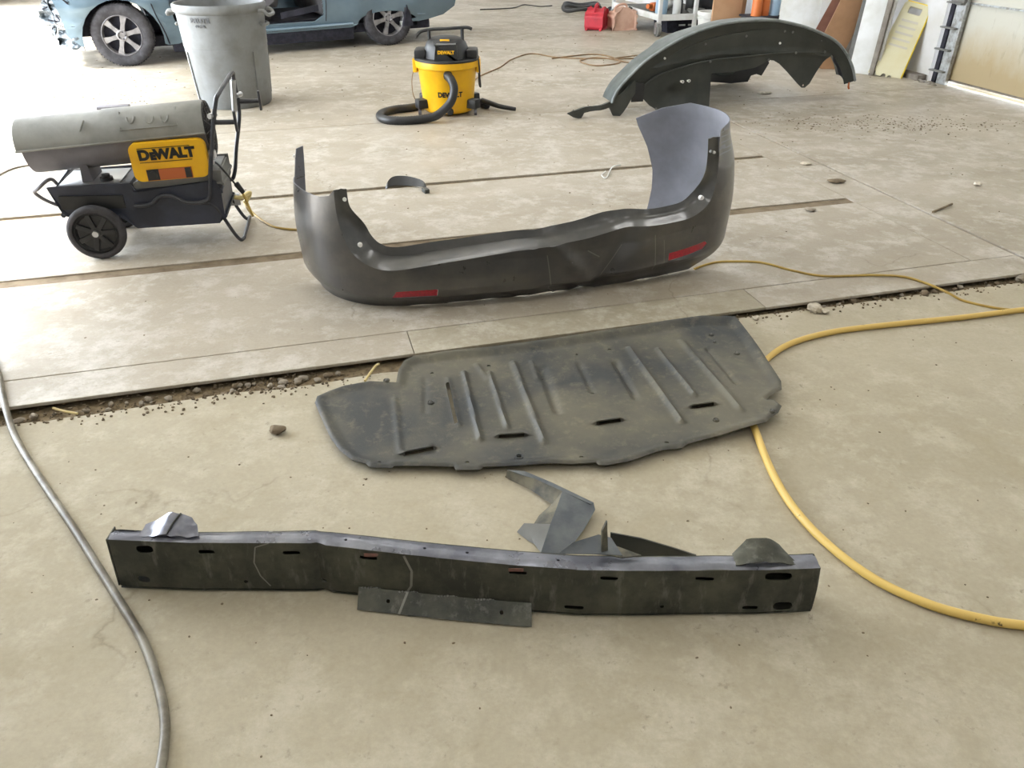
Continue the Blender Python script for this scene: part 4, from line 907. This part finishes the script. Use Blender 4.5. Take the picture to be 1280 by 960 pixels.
# ================================================================== CAR
CO = P(165, 83); CTH = radians(28.66)
car = thing('car', 'blue-grey wrecked car with crushed front and missing front door parked behind the trash can', 'car', CO, CTH)
W_ = 1.66
def sidey(x, z):
    y = 0.02 + 0.05 * (1 - ss(.15, .45, z)) + 0.30 * ss(.78, 1.35, z) + 0.02 * ss(.45, .78, z) * 0
    y += 0.20 * ss(2.9, 3.9, x) ** 2 + 0.10 * ss(-.2, -.75, x)
    y -= 0.018 * math.exp(-((z - .56) / .05) ** 2)
    for cx, r in ((0.0, .40), (2.81, .40)):
        d = hypot(x - cx, z - .30); y -= 0.028 * math.exp(-((d - r) / .05) ** 2)
    return y
def arch(cx, cz, r, a0, a1, n=12, sz=1.0): return [(cx + r * cos(radians(a0 + (a1 - a0) * k / n)), cz + r * sz * sin(radians(a0 + (a1 - a0) * k / n))) for k in range(n + 1)]
def side(far=False):
    o = [(-.50, .30), (-.40, .20)] + arch(-.005, .235, .375, 185, -8, 14) + [(.40, .17), (.50, .17)]
    o += [(.60, .20)] + [(2.36, .215), (2.44, .25)] + arch(2.80, .25, .36, 165, 12, 12, .32) + [(3.05, .26), (3.12, .235), (3.3, .245), (3.55, .28), (3.72, .36), (3.76, .50), (3.74, .85), (3.60, .92)]
    o += [(3.45, 1.30), (3.2, 1.38), (1.2, 1.40), (.95, 1.33), (.25, .92), (-.35, .80), (-.55, .62), (-.52, .50)]
    door = [(.47, .62), (.50, .40), (.56, .315), (.75, .30), (1.95, .30), (2.05, .36), (2.06, .80), (2.02, .88), (1.95, 1.30), (1.15, 1.30), (.62, .90), (.48, .86)]
    win = [(2.15, .90), (3.25, .90), (3.15, 1.28), (2.12, 1.30)]
    s = -1 if far else 1
    return sheet(o, [door, win] if not far else [win], lambda u, v: Vector((u, (W_ - sidey(u, v)) if far else sidey(u, v), v)), .12, .07, .012)
cb = obj('body_side', side(), M_paint, car, smooth=35); obj('body_side', side(True), M_paint, car, smooth=35)
# rocker trim, seams
b = BM(); tube(b, [(.62, .035, .235), (1.5, .028, .245), (2.38, .035, .255)], .018, 8); obj('rocker_strip', b, M_paint, car)
b = BM(); tube(b, [(.300, sidey(.3, .62) - .004, .64), (.325, sidey(.33, .5) - .004, .48), (.385, sidey(.38, .3) - .004, .29), (.41, sidey(.41, .2) - .003, .18)], .006, 6, 5); obj('fender_gap', b, M_under, car)
b = BM(); tube(b, [(2.075, sidey(2.07, .3) - .004, .30), (2.09, sidey(2.08, .5) - .004, .5), (2.10, sidey(2.08, .8) - .004, .85)], .005, 6, 5); obj('door_gap', b, M_under, car)
b = BM(); prism([(3.03, .42), (3.10, .20), (2.97, .20)], .0, .09, b); obj('arch_split', b, M_under, car)
b = BM(); prism([(2.96, .24), (3.07, .27), (3.05, .14), (2.98, .12)], .05, .09, b); obj('mud_flap', b, M_wht, car)
# top surfaces, so the car holds from the side
def skin(name, secs, m):
    b = BM(); rows = [[b.verts.new(Vector(p)) for p in r] for r in secs]
    for r0, r1 in zip(rows, rows[1:]):
        for k in range(len(r0) - 1): b.faces.new((r0[k], r0[k + 1], r1[k + 1], r1[k]))
    solidify(b, .01); return obj(name, b, m, car, smooth=40)
def cross(x, z, y0, crown=.04, n=8): return [(x, y0 + (W_ - 2 * y0) * k / n, z + crown * sin(pi * k / n)) for k in range(n + 1)]
skin('roof', [cross(3.45, 1.30, .36), cross(3.2, 1.39, .36), cross(2.2, 1.43, .35), cross(1.2, 1.41, .35), cross(.95, 1.33, .33)], M_paint)
skin('windscreen', [cross(.95, 1.33, .33), cross(.25, .93, .16)], M_glass)
skin('bonnet', [cross(.25, .93, .12), cross(-.05, .90, .10, .06), cross(-.2, .97, .10, .10), cross(-.35, .82, .12, .05), cross(-.52, .66, .2, .02)], M_paint)
skin('tailgate', [cross(3.45, 1.30, .34), cross(3.66, .92, .24), cross(3.80, .85, .28), cross(3.82, .42, .28)], M_paint)
b = BM(); box(b, (1.6, W_ / 2, .20), (3.5, W_ - .22, .10), 0, .02); obj('underbody', b, M_under, car)
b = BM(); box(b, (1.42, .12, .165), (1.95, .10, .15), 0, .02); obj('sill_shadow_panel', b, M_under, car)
b = BM(); box(b, (1.45, W_ / 2 + .1, .28), (2.5, 1.3, .03)); box(b, (.40, W_ / 2, .62), (.06, 1.3, .55)); obj('cabin_floor', b, M_under, car)
for y in (.50, 1.15):
    b = BM(); box(b, (1.30, y, .40), (.50, .46, .18), 0, .05); box(b, (1.62, y, .72), (.16, .44, .58), 0, .05, None, radians(14)); obj('front_seat', b, M_seat, car, smooth=60)
b = BM(); box(b, (2.35, .85, .42), (.5, 1.2, .2), 0, .05); box(b, (2.70, .85, .75), (.16, 1.2, .55), 0, .05); obj('rear_bench', b, M_seat, car, smooth=60)
b = BM(); prism([(.95, .31), (1.25, .30), (1.55, .52), (1.50, .56), (1.30, .46), (1.0, .38)], .10, .2, b); obj('torn_trim', b, M_bar_d, car)
b = BM(); prism([(1.6, .40), (2.02, .46), (2.02, .40), (1.6, .34)], .09, .12, b); obj('hanging_belt_trim', b, M_under, car)
b = BM(); prism([(.60, .47), (.72, .50), (.70, .63), (.60, .60)], -.04, .02, b); obj('door_hinge', b, M_under, car)
# wheels
def carwheel(x, y, steer, far=False):
    K_ = .288 / .326; MW = Matrix.Translation((x, y, .287)) @ Matrix.Rotation(steer, 4, 'Z') @ Matrix.Rotation(pi / 2, 4, 'X') @ Matrix.Diagonal((K_, K_, 1, 1))
    if far: MW = MW @ Matrix.Rotation(pi, 4, 'X')
    b = BM(); lathe(b, [(.205, -.09), (.25, -.105), (.305, -.10), (.322, -.08), (.326, 0), (.322, .08), (.305, .10), (.25, .105), (.215, .09), (.205, .085), (.205, -.09)], 48, MW); t = obj('wheel', b, M_rub, car, smooth=50)
    b = BM()
    for k in range(60):
        a = k * 2 * pi / 60; box(b, (.326 * cos(a), .326 * sin(a), .055), (.006, .012, .05), a, 0, MW); box(b, (.326 * cos(a + .05), .326 * sin(a + .05), -.03), (.006, .012, .06), a + .05, 0, MW)
    q = obj('tread_blocks', b, M_rub, t); q['kind'] = 'stuff'
    b = BM(); lathe(b, [(.213, .092), (.207, .096), (.200, .085), (.196, .02), (.190, -.02)], 48, MW)
    for k in range(6):
        a = k * pi / 3 + .25; M2 = MW @ Matrix.Rotation(a, 4, 'Z'); o = [(.045, -.024), (.12, -.021), (.200, -.034), (.200, .034), (.12, .021), (.045, .024)]
        bb = BM(); lo_ = [bb.verts.new((p, q_, .052)) for p, q_ in o]; hi_ = [bb.verts.new((p, q_, .082 - .10 * (p - .045) * 0)) for p, q_ in o]; bb.faces.new(hi_); bb.faces.new(list(reversed(lo_)))
        for i in range(6): bb.faces.new((lo_[i], lo_[(i + 1) % 6], hi_[(i + 1) % 6], hi_[i]))
        merge(b, bb, M2)
    lathe(b, [(.062, .05), (.060, .085), (.045, .09), (.03, .078), (.001, .078)], 20, MW); obj('alloy_rim', b, M_alloy, t, smooth=35)
    b = BM(); lathe(b, [(.195, .02), (.001, .02)], 32, MW); 
    obj('brake_disc', b, M_under, t)
    b = BM()
    for k in range(5): a = k * 2 * pi / 5; cyl(b, MW @ Vector((.038 * cos(a), .038 * sin(a), .08)), MW @ Vector((.038 * cos(a), .038 * sin(a), .09)), .007, 6)
    obj('wheel_nuts', b, M_under, t)
carwheel(0.0, .10, radians(-14)); carwheel(2.81, .13, 0); carwheel(0.0, W_ - .12, radians(-14), True); carwheel(2.81, W_ - .13, 0, True)
# arch liners
for cx, cz, r, szz in ((0, .235, .39, 1.0), (2.8, .25, .38, .6)):
    for yy in (.07, W_ - .33):
        b = BM(); rws = [[b.verts.new((x, yy + dy, z)) for x, z in arch(cx, cz, r, 190, -10, 14, szz if szz == 1 else .9)] for dy in (0, .26)]
        for i in range(14): b.faces.new((rws[0][i], rws[0][i + 1], rws[1][i + 1], rws[1][i]))
        solidify(b, .006); obj('arch_liner', b, M_under, car)
# crushed nose
rs = random.Random(12)
b = BM()
nz_ = [(-.40, .18), (-.42, .30), (-.46, .46), (-.50, .62)]
for row in range(5):
    pass
def nose(u, v):
    n = noise.noise(Vector((u * 9, v * 14, 0))); n2 = noise.noise(Vector((u * 26, v * 30, 5)))
    return Vector((u + .03 * n2, .08 + .35 * ss(-.40, -.68, u) + .05 * n + .03 * n2 + .03 * sin(v * 60), v))
np_ = [(-.385, .55), (-.42, .38), (-.40, .21), (-.45, .175), (-.53, .19), (-.60, .18), (-.62, .24), (-.66, .32), (-.63, .36), (-.69, .42), (-.71, .50), (-.66, .55), (-.62, .60), (-.56, .64), (-.50, .72), (-.36, .74)]
obj('crushed_bumper', sheet(np_, [[(-.55, .34), (-.50, .34), (-.50, .42), (-.57, .40)]], nose, .02, .02, .005), M_paintd, car, smooth=25)
def nosef(u, v): q = nose(u, v); return Vector((-.30 - .33 * ss(0, 1, sin(pi * max(0, min(1, (u - .2) / 1.3)))) * 0 + (-.28 + .04 * noise.noise(Vector((u * 9, v * 12, 8)))), u, v))
obj('crushed_nose', sheet([(.32, .2), (1.45, .2), (1.5, .45), (1.4, .66), (.9, .72), (.3, .64)], [rrect(.6, .42, 1.2, .52, .03)], nosef, .05, .04, .006), M_paintd, car, smooth=25)
b = BM(); box(b, (-.15, W_ / 2, .42), (.6, 1.1, .32), 0, .04); obj('engine_block', b, M_under, car)
for i in range(9):
    x = rs.uniform(-.66, -.42); z = rs.uniform(.22, .62); b = BM(); q = nose(x, z)
    tube(b, [q, q + Vector((rs.uniform(-.05, .05), -.03, rs.uniform(-.08, .08))), q + Vector((rs.uniform(-.08, .06), -.02, rs.uniform(-.12, .1)))], .007, 5, 3); obj('torn_strip', b, rs.choice([M_wht, M_paintd, M_under, M_steel]), car)

# ================================================================== HOSES AND CORDS ON THE FLOOR
def gtube(name, pts, r, m, label, cat='hose', z0=0.0, n=8, seg=10):
    P3 = []
    for p in pts:
        z = p[2] if len(p) > 2 else z0; P3.append(P(p[0], p[1], z + r))
    b = BM(); tube(b, P3, r, seg, n); return tag(obj(name, b, m, None, world=True), label, cat)
gtube('air_hose', [(1600, 372, NZ), (1480, 372, NZ), (1380, 376, NZ), (1280, 387, NZ), (1200, 397, NZ), (1120, 405, NZ), (1040, 415, NZ), (985, 431, NZ), (953, 455, NZ), (940, 482, NZ), (938, 515, NZ), (948, 548, NZ), (965, 590, NZ), (990, 632, NZ), (1030, 676, NZ), (1090, 722, NZ), (1160, 755, NZ), (1230, 774, NZ), (1290, 783, NZ), (1400, 795, NZ)], 0.0115, M_hose, 'thick yellow air hose curving on the near floor from under the ribbed tray', z0=NZ)
gtube('cord', [(868, 336, 0), (885, 330, 0), (905, 327, 0), (950, 328, 0), (990, 338, 0), (1030, 345, 0), (1090, 344, 0), (1130, 346, 0), (1160, 355, 0), (1185, 366, .001), (1205, 376, NZ), (1245, 385, NZ), (1282, 389, NZ), (1300, 396, NZ), (1340, 404, NZ), (1420, 408, NZ)], 0.0052, M_cord, 'thin yellow cord running from under the bumper cover over the slab edge', 'cord')
gtube('clear_hose', [(-12, 440, 0), (-2, 468, 0), (2, 490, 0), (8, 514, 0), (20, 548, NZ), (50, 598, NZ), (88, 654, NZ), (119, 703, NZ), (147, 748, NZ), (178, 800, NZ), (196, 850, NZ), (206, 900, NZ), (204, 940, NZ), (194, 985, NZ), (170, 1040, NZ)], 0.0105, M_clear, 'dusty translucent grey hose running down the left of the near floor', z0=NZ)
gtube('cord', [(592, 103), (600, 95), (625, 84), (640, 74), (665, 67), (700, 72), (760, 73), (800, 69), (850, 67)], 0.006, M_thin, 'thin tan cord on the floor right of the yellow vacuum', 'cord')
gtube('cord', [(690, 73), (735, 68), (760, 70), (775, 78), (745, 82), (725, 76), (750, 72), (790, 79), (770, 74), (800, 72), (830, 64)], 0.007, M_thin, 'tan cord lying in loose loops in front of the gas cans', 'cord')
gtube('cord', [(600, 12), (640, 10), (655, 6), (675, 8), (690, 7)], 0.008, M_black, 'dark cord on the far floor left of the gas cans', 'cord')
b = BM()
for k in range(2):
    c = P(727, 7 + 3 * k, .03 + .05 * k); pts_ = [c + Vector((.28 * cos(t), .34 * sin(t), .02 * sin(3 * t))) for t in [i * 2 * pi / 20 for i in range(20)]]; tube(b, pts_, .026, 8, 3)
tag(obj('coiled_hose', b, M_black, None, world=True), 'black hose lying coiled on the floor behind the gas cans', 'hose')

# ================================================================== GAS CANS
def gascan(p, rz, m, label, s=1.0):
    t = thing('gas_can', label, 'gas can', p, rz)
    prof = [(-.15, .01), (.15, .01), (.155, .05), (.155, .17), (.13, .22), (.03, .25), (-.02, .25), (-.13, .20), (-.155, .16), (-.155, .05)]
    prof = [(x * s, z * s) for x, z in prof]
    b = BM(); prism(prof, -.10 * s, .10 * s, b); bmesh.ops.bevel(b, geom=[e for e in b.edges if e.calc_face_angle(0) > .35], offset=.022 * s, segments=3, affect='EDGES'); obj('can_body', b, m, t, smooth=50)
    b = BM(); tube(b, [(-.12 * s, 0, .20 * s), (-.10 * s, 0, .27 * s), (-.02 * s, 0, .30 * s), (.04 * s, 0, .29 * s), (.05 * s, 0, .24 * s)], .016 * s, 8, 4); obj('can_handle', b, m, t)
    b = BM(); cyl(b, (.09 * s, 0, .225 * s), (.11 * s, 0, .265 * s), .028 * s, 12); obj('spout_cap', b, M_black, t); return t
g1 = gascan(P(746, 38) + Vector((0, .10, 0)), radians(70), M_gasr, 'red gas can standing left of the faded one, near the steel cart')
g2 = gascan(P(775, 38) + Vector((0.03, .08, 0)), radians(15), M_gasb, 'faded pinkish gas can standing between red gas can and steel cart')
b = BM(); prism([(-.02, .09), (.02, .09), (.02, .14), (-.02, .14)], -.104, -.098, b); b.transform(Matrix.Rotation(radians(-70 + 10), 4, 'Z')); obj('can_badge', b, M_under, g1)

# ================================================================== STEEL CART with things on its low shelf
KO = P(822, 46); KTH = TH
ct = thing('utility_cart', 'low pale steel cart on casters loaded with tools by the far wall', 'cart', KO, KTH)
CW, CD = 1.0, 1.5
b = BM(); box(b, (CW / 2, CD / 2, .205), (CW, CD, .03), 0, .005); obj('lower_shelf', b, M_bar_g, ct)
b = BM(); box(b, (CW / 2, 0, .215), (CW, .03, .07), 0, .004); box(b, (0, CD / 2, .215), (.03, CD, .07), 0, .004); box(b, (CW, CD / 2, .215), (.03, CD, .07), 0, .004); obj('shelf_rail', b, M_wht, ct)
b = BM(); box(b, (CW / 2, CD / 2, .85), (CW + .04, CD + .04, .04), 0, .005); obj('cart_top', b, M_bar_g, ct)
for x, y in ((0, 0), (CW, 0), (0, CD), (CW, CD), (.48, 0)):
    h0 = .16 if (x, y) != (.48, 0) else .0
    b = BM(); box(b, (x, y, (h0 + .85) / 2), (.045, .045, .85 - h0), 0, .004); obj('post', b, M_wht if x < .6 else M_bar_g, ct)
    if x != .48:
        b = BM(); cyl(b, (x - .02, y + .02, .075), (x + .02, y + .02, .075), .075, 20); cw = obj('caster', b, M_bar_g, ct); b = BM(); box(b, (x, y + .02, .135), (.07, .05, .05), 0, .005); box(b, (x - .03, y + .02, .09), (.006, .05, .12)); box(b, (x + .03, y + .02, .09), (.006, .05, .12)); obj('caster_fork', b, M_steel, cw)
KM = wm(ct)
def onk(x, y, z): return KM @ Vector((x, y, z))
SZ = .222
rs = random.Random(5)
def kit(name, label, cat, m, fn, x, y, rz=0.0, z=SZ):
    b = BM(); fn(b); o = obj(name, b, m, None); q = onk(x, y, z); o.location = q + (o.location * 0) ; o.rotation_euler = (0, 0, KTH + rz); return tag(o, label, cat)
kit('jug', 'pale blue jug on the cart shelf near its left end', 'jug', M_blue, lambda b: lathe(b, [(.001, 0), (.07, 0), (.075, .02), (.075, .17), (.03, .22), (.028, .25), (.001, .25)], 20), .12, .22)
kit('bottle', 'white bottle on the cart shelf beside the blue jug', 'bottle', M_wht, lambda b: lathe(b, [(.001, 0), (.05, 0), (.05, .16), (.02, .20), (.02, .24), (.001, .24)], 16), .30, .16)
kit('bottle', 'dark bottle with narrow neck on the cart shelf, middle', 'bottle', M_black, lambda b: lathe(b, [(.001, 0), (.045, 0), (.045, .15), (.018, .19), (.018, .23), (.001, .23)], 16), .40, .30)
kit('power_tool', 'orange and grey power tool on the cart shelf, left of the dark case', 'tool', M_or, lambda b: (box(b, (0, 0, .05), (.22, .09, .10), 0, .02), box(b, (.06, 0, .14), (.06, .06, .12), 0, .015), cyl(b, (-.18, 0, .06), (-.08, 0, .06), .03, 12)), .22, .62, .4)
kit('tool_case', 'dark tool case on the cart shelf toward the right', 'case', M_black, lambda b: (box(b, (0, 0, .08), (.34, .2, .16), 0, .015), tube(b, [(-.06, -.02, .16), (-.05, -.02, .20), (.05, -.02, .20), (.06, -.02, .16)], .012, 6)), .78, .46)
kit('ratchet_roll', 'coiled grey cable on the cart shelf beside the front post', 'cable', M_bar_g, lambda b: [tube(b, [Vector((.10 * cos(t), .10 * sin(t), .015 + .022 * k)) for t in [i * 2 * pi / 16 for i in range(17)]], .012, 6) for k in range(3)], .56, .14)
kit('paint_tin', 'small round steel tin on the cart shelf, right end', 'tin', M_steel, lambda b: lathe(b, [(.001, 0), (.06, 0), (.062, .01), (.06, .13), (.064, .135), (.055, .13), (.001, .125)], 20), .90, .13)
kit('rag', 'crumpled white rag on the cart shelf behind the power tool', 'rag', M_wht, lambda b: merge(b, rock_bm(.09, 4, .6, 3), Matrix.Translation((0, 0, .05))), .50, .75)
# spotlit clutter under the cart: dark tote with two white labels
tt = thing('storage_tote', 'dark storage tote pushed under the steel cart', 'box', onk(.52, .45, 0), KTH)
b = BM(); prism([(-.27, 0), (.27, 0), (.30, .17), (-.30, .17)], -.2, .2, b); obj('tote_body', b, M_under, tt)
for x in (-.08, .05): b = BM(); box(b, (x, -.203, .09), (.09, .004, .02)); obj('tote_label', b, M_wht, tt)
# left: brown tool heap by the gas cans
def thingmesh(name, label, cat, m, fn, p, rz=0.0, group=None):
    b = BM(); fn(b); o = obj(name, b, m, None); o.location = p; o.rotation_euler = (0, 0, rz); return tag(o, label, cat, group)
gp = thing('garden_sprayer', 'brown and tan pump with bent hose on the floor left of the cart caster', 'pump', P(784, 32) + Vector((-.06, .30, 0)), 1.83)
b = BM(); cyl(b, (-.1, 0, .09), (.16, .05, .10), .06, 16); obj('pump_body', b, M_wood3, gp); b = BM(); cyl(b, (.16, .05, .10), (.24, .07, .11), .075, 16); obj('pump_end', b, M_under, gp)
b = BM(); tube(b, [(-.1, 0, .12), (-.16, -.04, .2), (-.22, -.08, .1), (-.26, -.15, .01)], .012, 6, 5); obj('pump_hose', b, M_wood, gp)
# bucket beside the cart post
bk_ = thing('bucket', 'white plastic bucket standing between cart and pale board', 'bucket', P(884, 52), 0)
b = BM(); lathe(b, [(.001, 0), (.12, 0), (.145, .30), (.155, .30), (.155, .33), (.14, .33), (.118, .01), (.001, .01)], 28); bb_ = obj('bucket_body', b, M_bucket, bk_)
for z in (.26, .28): b = BM(); lathe(b, [(.143, z), (.156, z), (.156, z + .006), (.143, z + .006)], 28); obj('bucket_rib', b, M_bucket, bb_)

# ================================================================== BOARDS, CRATES AND THE LIKE ALONG THE WALL
def board(name, label, cat, m, px, py, wdt, hgt, th=0.02, lean=8, rz=None, side_=0.0, z=0):
    o = thingmesh(name, label, cat, m, lambda b: box(b, (0, 0, hgt / 2), (wdt, th, hgt), 0, .002), P(px, py), 0)
    o.rotation_euler = (radians(-lean), radians(side_), TH if rz is None else rz); return o
board('board', 'pale tan board standing upright right of the white bucket', 'board', M_wood, 902, 60, .34, 1.2, .03, 3, radians(10), 1.5)
board('board', 'narrow brown board edge standing right behind the pale tan board', 'board', M_wood2, 920, 57, .07, 1.2, .03, 3, radians(10), 3)
cr_ = thing('crate', 'dark green crate with orange cans on the floor behind the arched liner', 'crate', P(946, 62), TH)
b = BM(); box(b, (0, 0, .17), (.36, .30, .34), 0, .02); obj('crate_body', b, M_crate, cr_); b = BM(); box(b, (0, 0, .345), (.39, .33, .02), 0, .006); obj('crate_rim', b, M_under, cr_)
q = wm(cr_)
for i, (x, y, m, lb) in enumerate(((-.11, -.05, M_or, 'orange can standing in the dark green crate, left'), (.0, -.02, M_or, 'orange can standing in the dark green crate, middle'), (.12, -.04, M_blue, 'pale blue can standing in the dark green crate, right'))):
    thingmesh('can', lb, 'can', m, lambda b: lathe(b, [(.001, 0), (.055, 0), (.055, .17), (.045, .19), (.001, .19)], 18), q @ Vector((x, y, .356)))
board('post', 'slim white post standing behind the arched liner, left of the leaning boards', 'post', M_wht, 973, 68, .04, 1.5, .045, 0, TH, 3)
board('board', 'pale blue-white panel leaning on the wall behind the arched liner', 'panel', M_wht, 990, 70, .40, .85, .02, 3, radians(-20))
board('board', 'dark reddish board leaning behind the arched liner, left of the tan one', 'board', M_wood3, 1010, 78, .20, .85, .02, 6, radians(-10), 22)
board('board', 'tan brown board leaning behind the arched liner, right of the reddish one', 'board', M_wood2, 1026, 86, .26, .85, .02, 8, radians(-10), 19)
board('plank', 'thin grey plank leaning between tan board and white plank', 'board', M_grayw, 1052, 82, .05, 1.4, .03, 4, radians(-20), 10)
board('plank', 'dull grey wide plank leaning just left of the white plank', 'board', M_bar_g, 1062, 88, .10, 1.4, .03, 4, radians(-20), 3)
board('plank', 'broad white plank leaning on the wall right of the arched liner', 'board', M_wht, 1074, 92, .20, 1.5, .03, 4, radians(-35), 1)
board('batten', 'narrow brown batten standing right beside the white plank', 'board', M_grayw, 1089, 94, .045, 1.5, .04, 3, radians(-45), 1)
board('board', 'stained cream panel standing behind the yellow sign', 'panel', M_card, 1112, 86, .36, 1.5, .02, 2, radians(-60), 0)
board('batten', 'slim pale batten standing between brown batten and cream panel', 'board', M_wht, 1095, 94, .02, 1.5, .03, 3, radians(-45), 1)
# yellow folding floor sign
SO = P(1104, 96)
sg = thing('floor_sign', 'folded yellow plastic floor sign leaning on the wall beside the door track', 'sign', SO, 0)
sg.rotation_euler = (radians(-17), radians(10.5), radians(-36))
so = [(-.135, 0), (-.115, .03), (-.09, .0), (-.07, .0), (-.055, .03), (-.035, .0), (-.015, .0), (.0, .03), (.02, .0), (.135, .0), (.112, .66), (.10, .68), (-.10, .68), (-.112, .66)]
so = [(-.15, 0), (-.132, 0), (-.12, .028), (-.10, .032), (-.085, .028), (-.075, 0), (-.03, 0), (-.022, .026), (-.005, .03), (.01, .024), (.016, 0), (.028, 0), (.036, .026), (.05, .03), (.064, .024), (.07, 0), (.15, 0), (.118, .64), (.10, .66), (-.10, .66), (-.118, .64)]
obj('front_leaf', sheet(so, [rrect(-.062, .565, .055, .625, .012)], lambda u, v: Vector((u, 0, v)), .05, .05, .012), M_signy, sg, smooth=30)
obj('rear_leaf', sheet(so, [rrect(-.062, .565, .055, .625, .012)], lambda u, v: Vector((u, 0.03, v)), .05, .05, .012), M_signy, sg, smooth=30)
b = BM(); tube(b, [(.150, .012, 0.01), (.118, .012, .64), (.10, .012, .66), (-.10, .012, .66)], .012, 6); obj('sign_edge', b, M_signe, sg)
b = BM(); cyl(b, (-.10, .015, .655), (.10, .015, .655), .014, 8); obj('sign_hinge', b, M_signy, sg)
for k in range(5): b = BM(); box(b, (0, -.0135, .50 - k * .055), (.15 + .006 * k, .001, .018)); obj('faded_print', b, M_gasp, sg)
for (x, y, m, lb) in ((905, 96, M_wht, ''),): pass
# ================================================================== SMALL THINGS ON THE FLOOR
def stone(px, py, r, m, label, z=0.0, seed=1, flat=.6, name='stone', cat='stone', sub=3):
    b = rock_bm(r, seed, flat, sub); o = obj(name, b, m, None); o.location = P(px, py, z); return tag(o, label, cat)
stone(348, 541, .020, M_gravel_d, 'brown pebble alone on the near floor left of the ribbed tray', NZ, 41)
stone(1017, 389, .030, M_gravel_l, 'white-grey mortar lump in the floor joint right of the ribbed tray', NZ, 42)
stone(1031, 392, .014, M_gravel_l, 'small pale chip touching the white-grey mortar lump', NZ, 43)
stone(945, 400, .014, M_gravel_l, 'pale pebble just beyond the right end of the ribbed tray', NZ, 47)
stone(1155, 369, .020, M_gravel_d, 'dark stone in the joint below where the thin yellow cord crosses', NZ - .004, 44)
stone(1013, 263, .030, M_gravel, 'flat grey lump on the slab right of the bumper cover', 0, 48, .25)
stone(955, 117, .045, M_gravel_l, 'white scrap on the far floor under the arched liner', 0, 49, .2, 'paper_scrap', 'scrap')
stone(1007, 205, .035, M_gravel_l, 'white scrap on the floor right of the bumper cover', 0, 50, .15, 'paper_scrap', 'scrap')
stone(1045, 228, .045, M_gravel_d, 'dark curled scrap on the slab border right of the bumper', 0, 51, .2, 'scrap', 'scrap')
stone(1222, 232, .02, M_gravel_l, 'tiny white chip on the right floor', 0, 52, .5)
stone(1276, 352, .022, M_gravel, 'grey stone in the floor joint at the right edge', NZ, 53)
b = BM(); tube(b, [P(757, 214, .006), P(752, 219, .012), P(758, 222, .006), P(765, 209, .008), P(776, 206, .006)], .004, 5, 4); tag(obj('twig', b, M_wht, None, world=True), 'bent pale twig on the slab behind the middle of the bumper', 'twig')
b = BM(); tube(b, [P(456, 476, NZ + .006), P(463, 466, NZ + .01), P(470, 457, .0), P(474, 455, .006)], .0045, 6, 4); tag(obj('twig', b, M_cream, None, world=True), 'pale stick poking from the joint at the left of the ribbed tray', 'twig')
b = BM(); tube(b, [P(66, 510, NZ + .01), P(80, 514, NZ + .006), P(97, 517, NZ + .004)], .004, 6, 3); tag(obj('twig', b, M_cream, None, world=True), 'thin straw-coloured stick in the gravel joint at far left', 'twig')
b = BM(); tube(b, [P(1166, 265, .006), P(1190, 255, .01)], .006, 6); tag(obj('twig', b, M_gravel_d, None, world=True), 'short dark stick on the right floor beyond the slab border', 'twig')
# curled black trim behind the bumper
tr = thing('curved_trim', 'small curved black plastic trim lying on the joint behind the bumper cover', 'car part', P(508, 236))
b = BM(); cu = [P(482, 234, 0), P(484, 228, .03), P(491, 222, .05), P(505, 221, .055), P(520, 224, .05), P(530, 229, .04), P(534, 240, .006)]; cu = catmull(cu, 5); lo_, hi_ = [], []
for i, q in enumerate(cu):
    k = i / (len(cu) - 1); lo_.append(b.verts.new(q + Vector((.0, -.02, -min(q.z, .045 * sin(pi * min(1, k + .05)))) ))); hi_.append(b.verts.new(q + Vector((0, .02, 0))))
for i in range(len(cu) - 1): b.faces.new((lo_[i], lo_[i + 1], hi_[i + 1], hi_[i]))
solidify(b, .004); obj('trim_strip', b, M_black, tr, world=True)
b = BM(); box(b, P(532, 238, .012), (.03, .05, .024), .5, .004); obj('trim_clip', b, M_liner, tr, world=True)
# flattened can / trowel behind the heater
b = BM(); box(b, P(142, 134, .015), (.24, .09, .03), .2, .01); tag(obj('flat_scrap', b, M_bar_d, None, world=True), 'flat grey scrap on the bright floor behind the heater barrel', 'scrap')
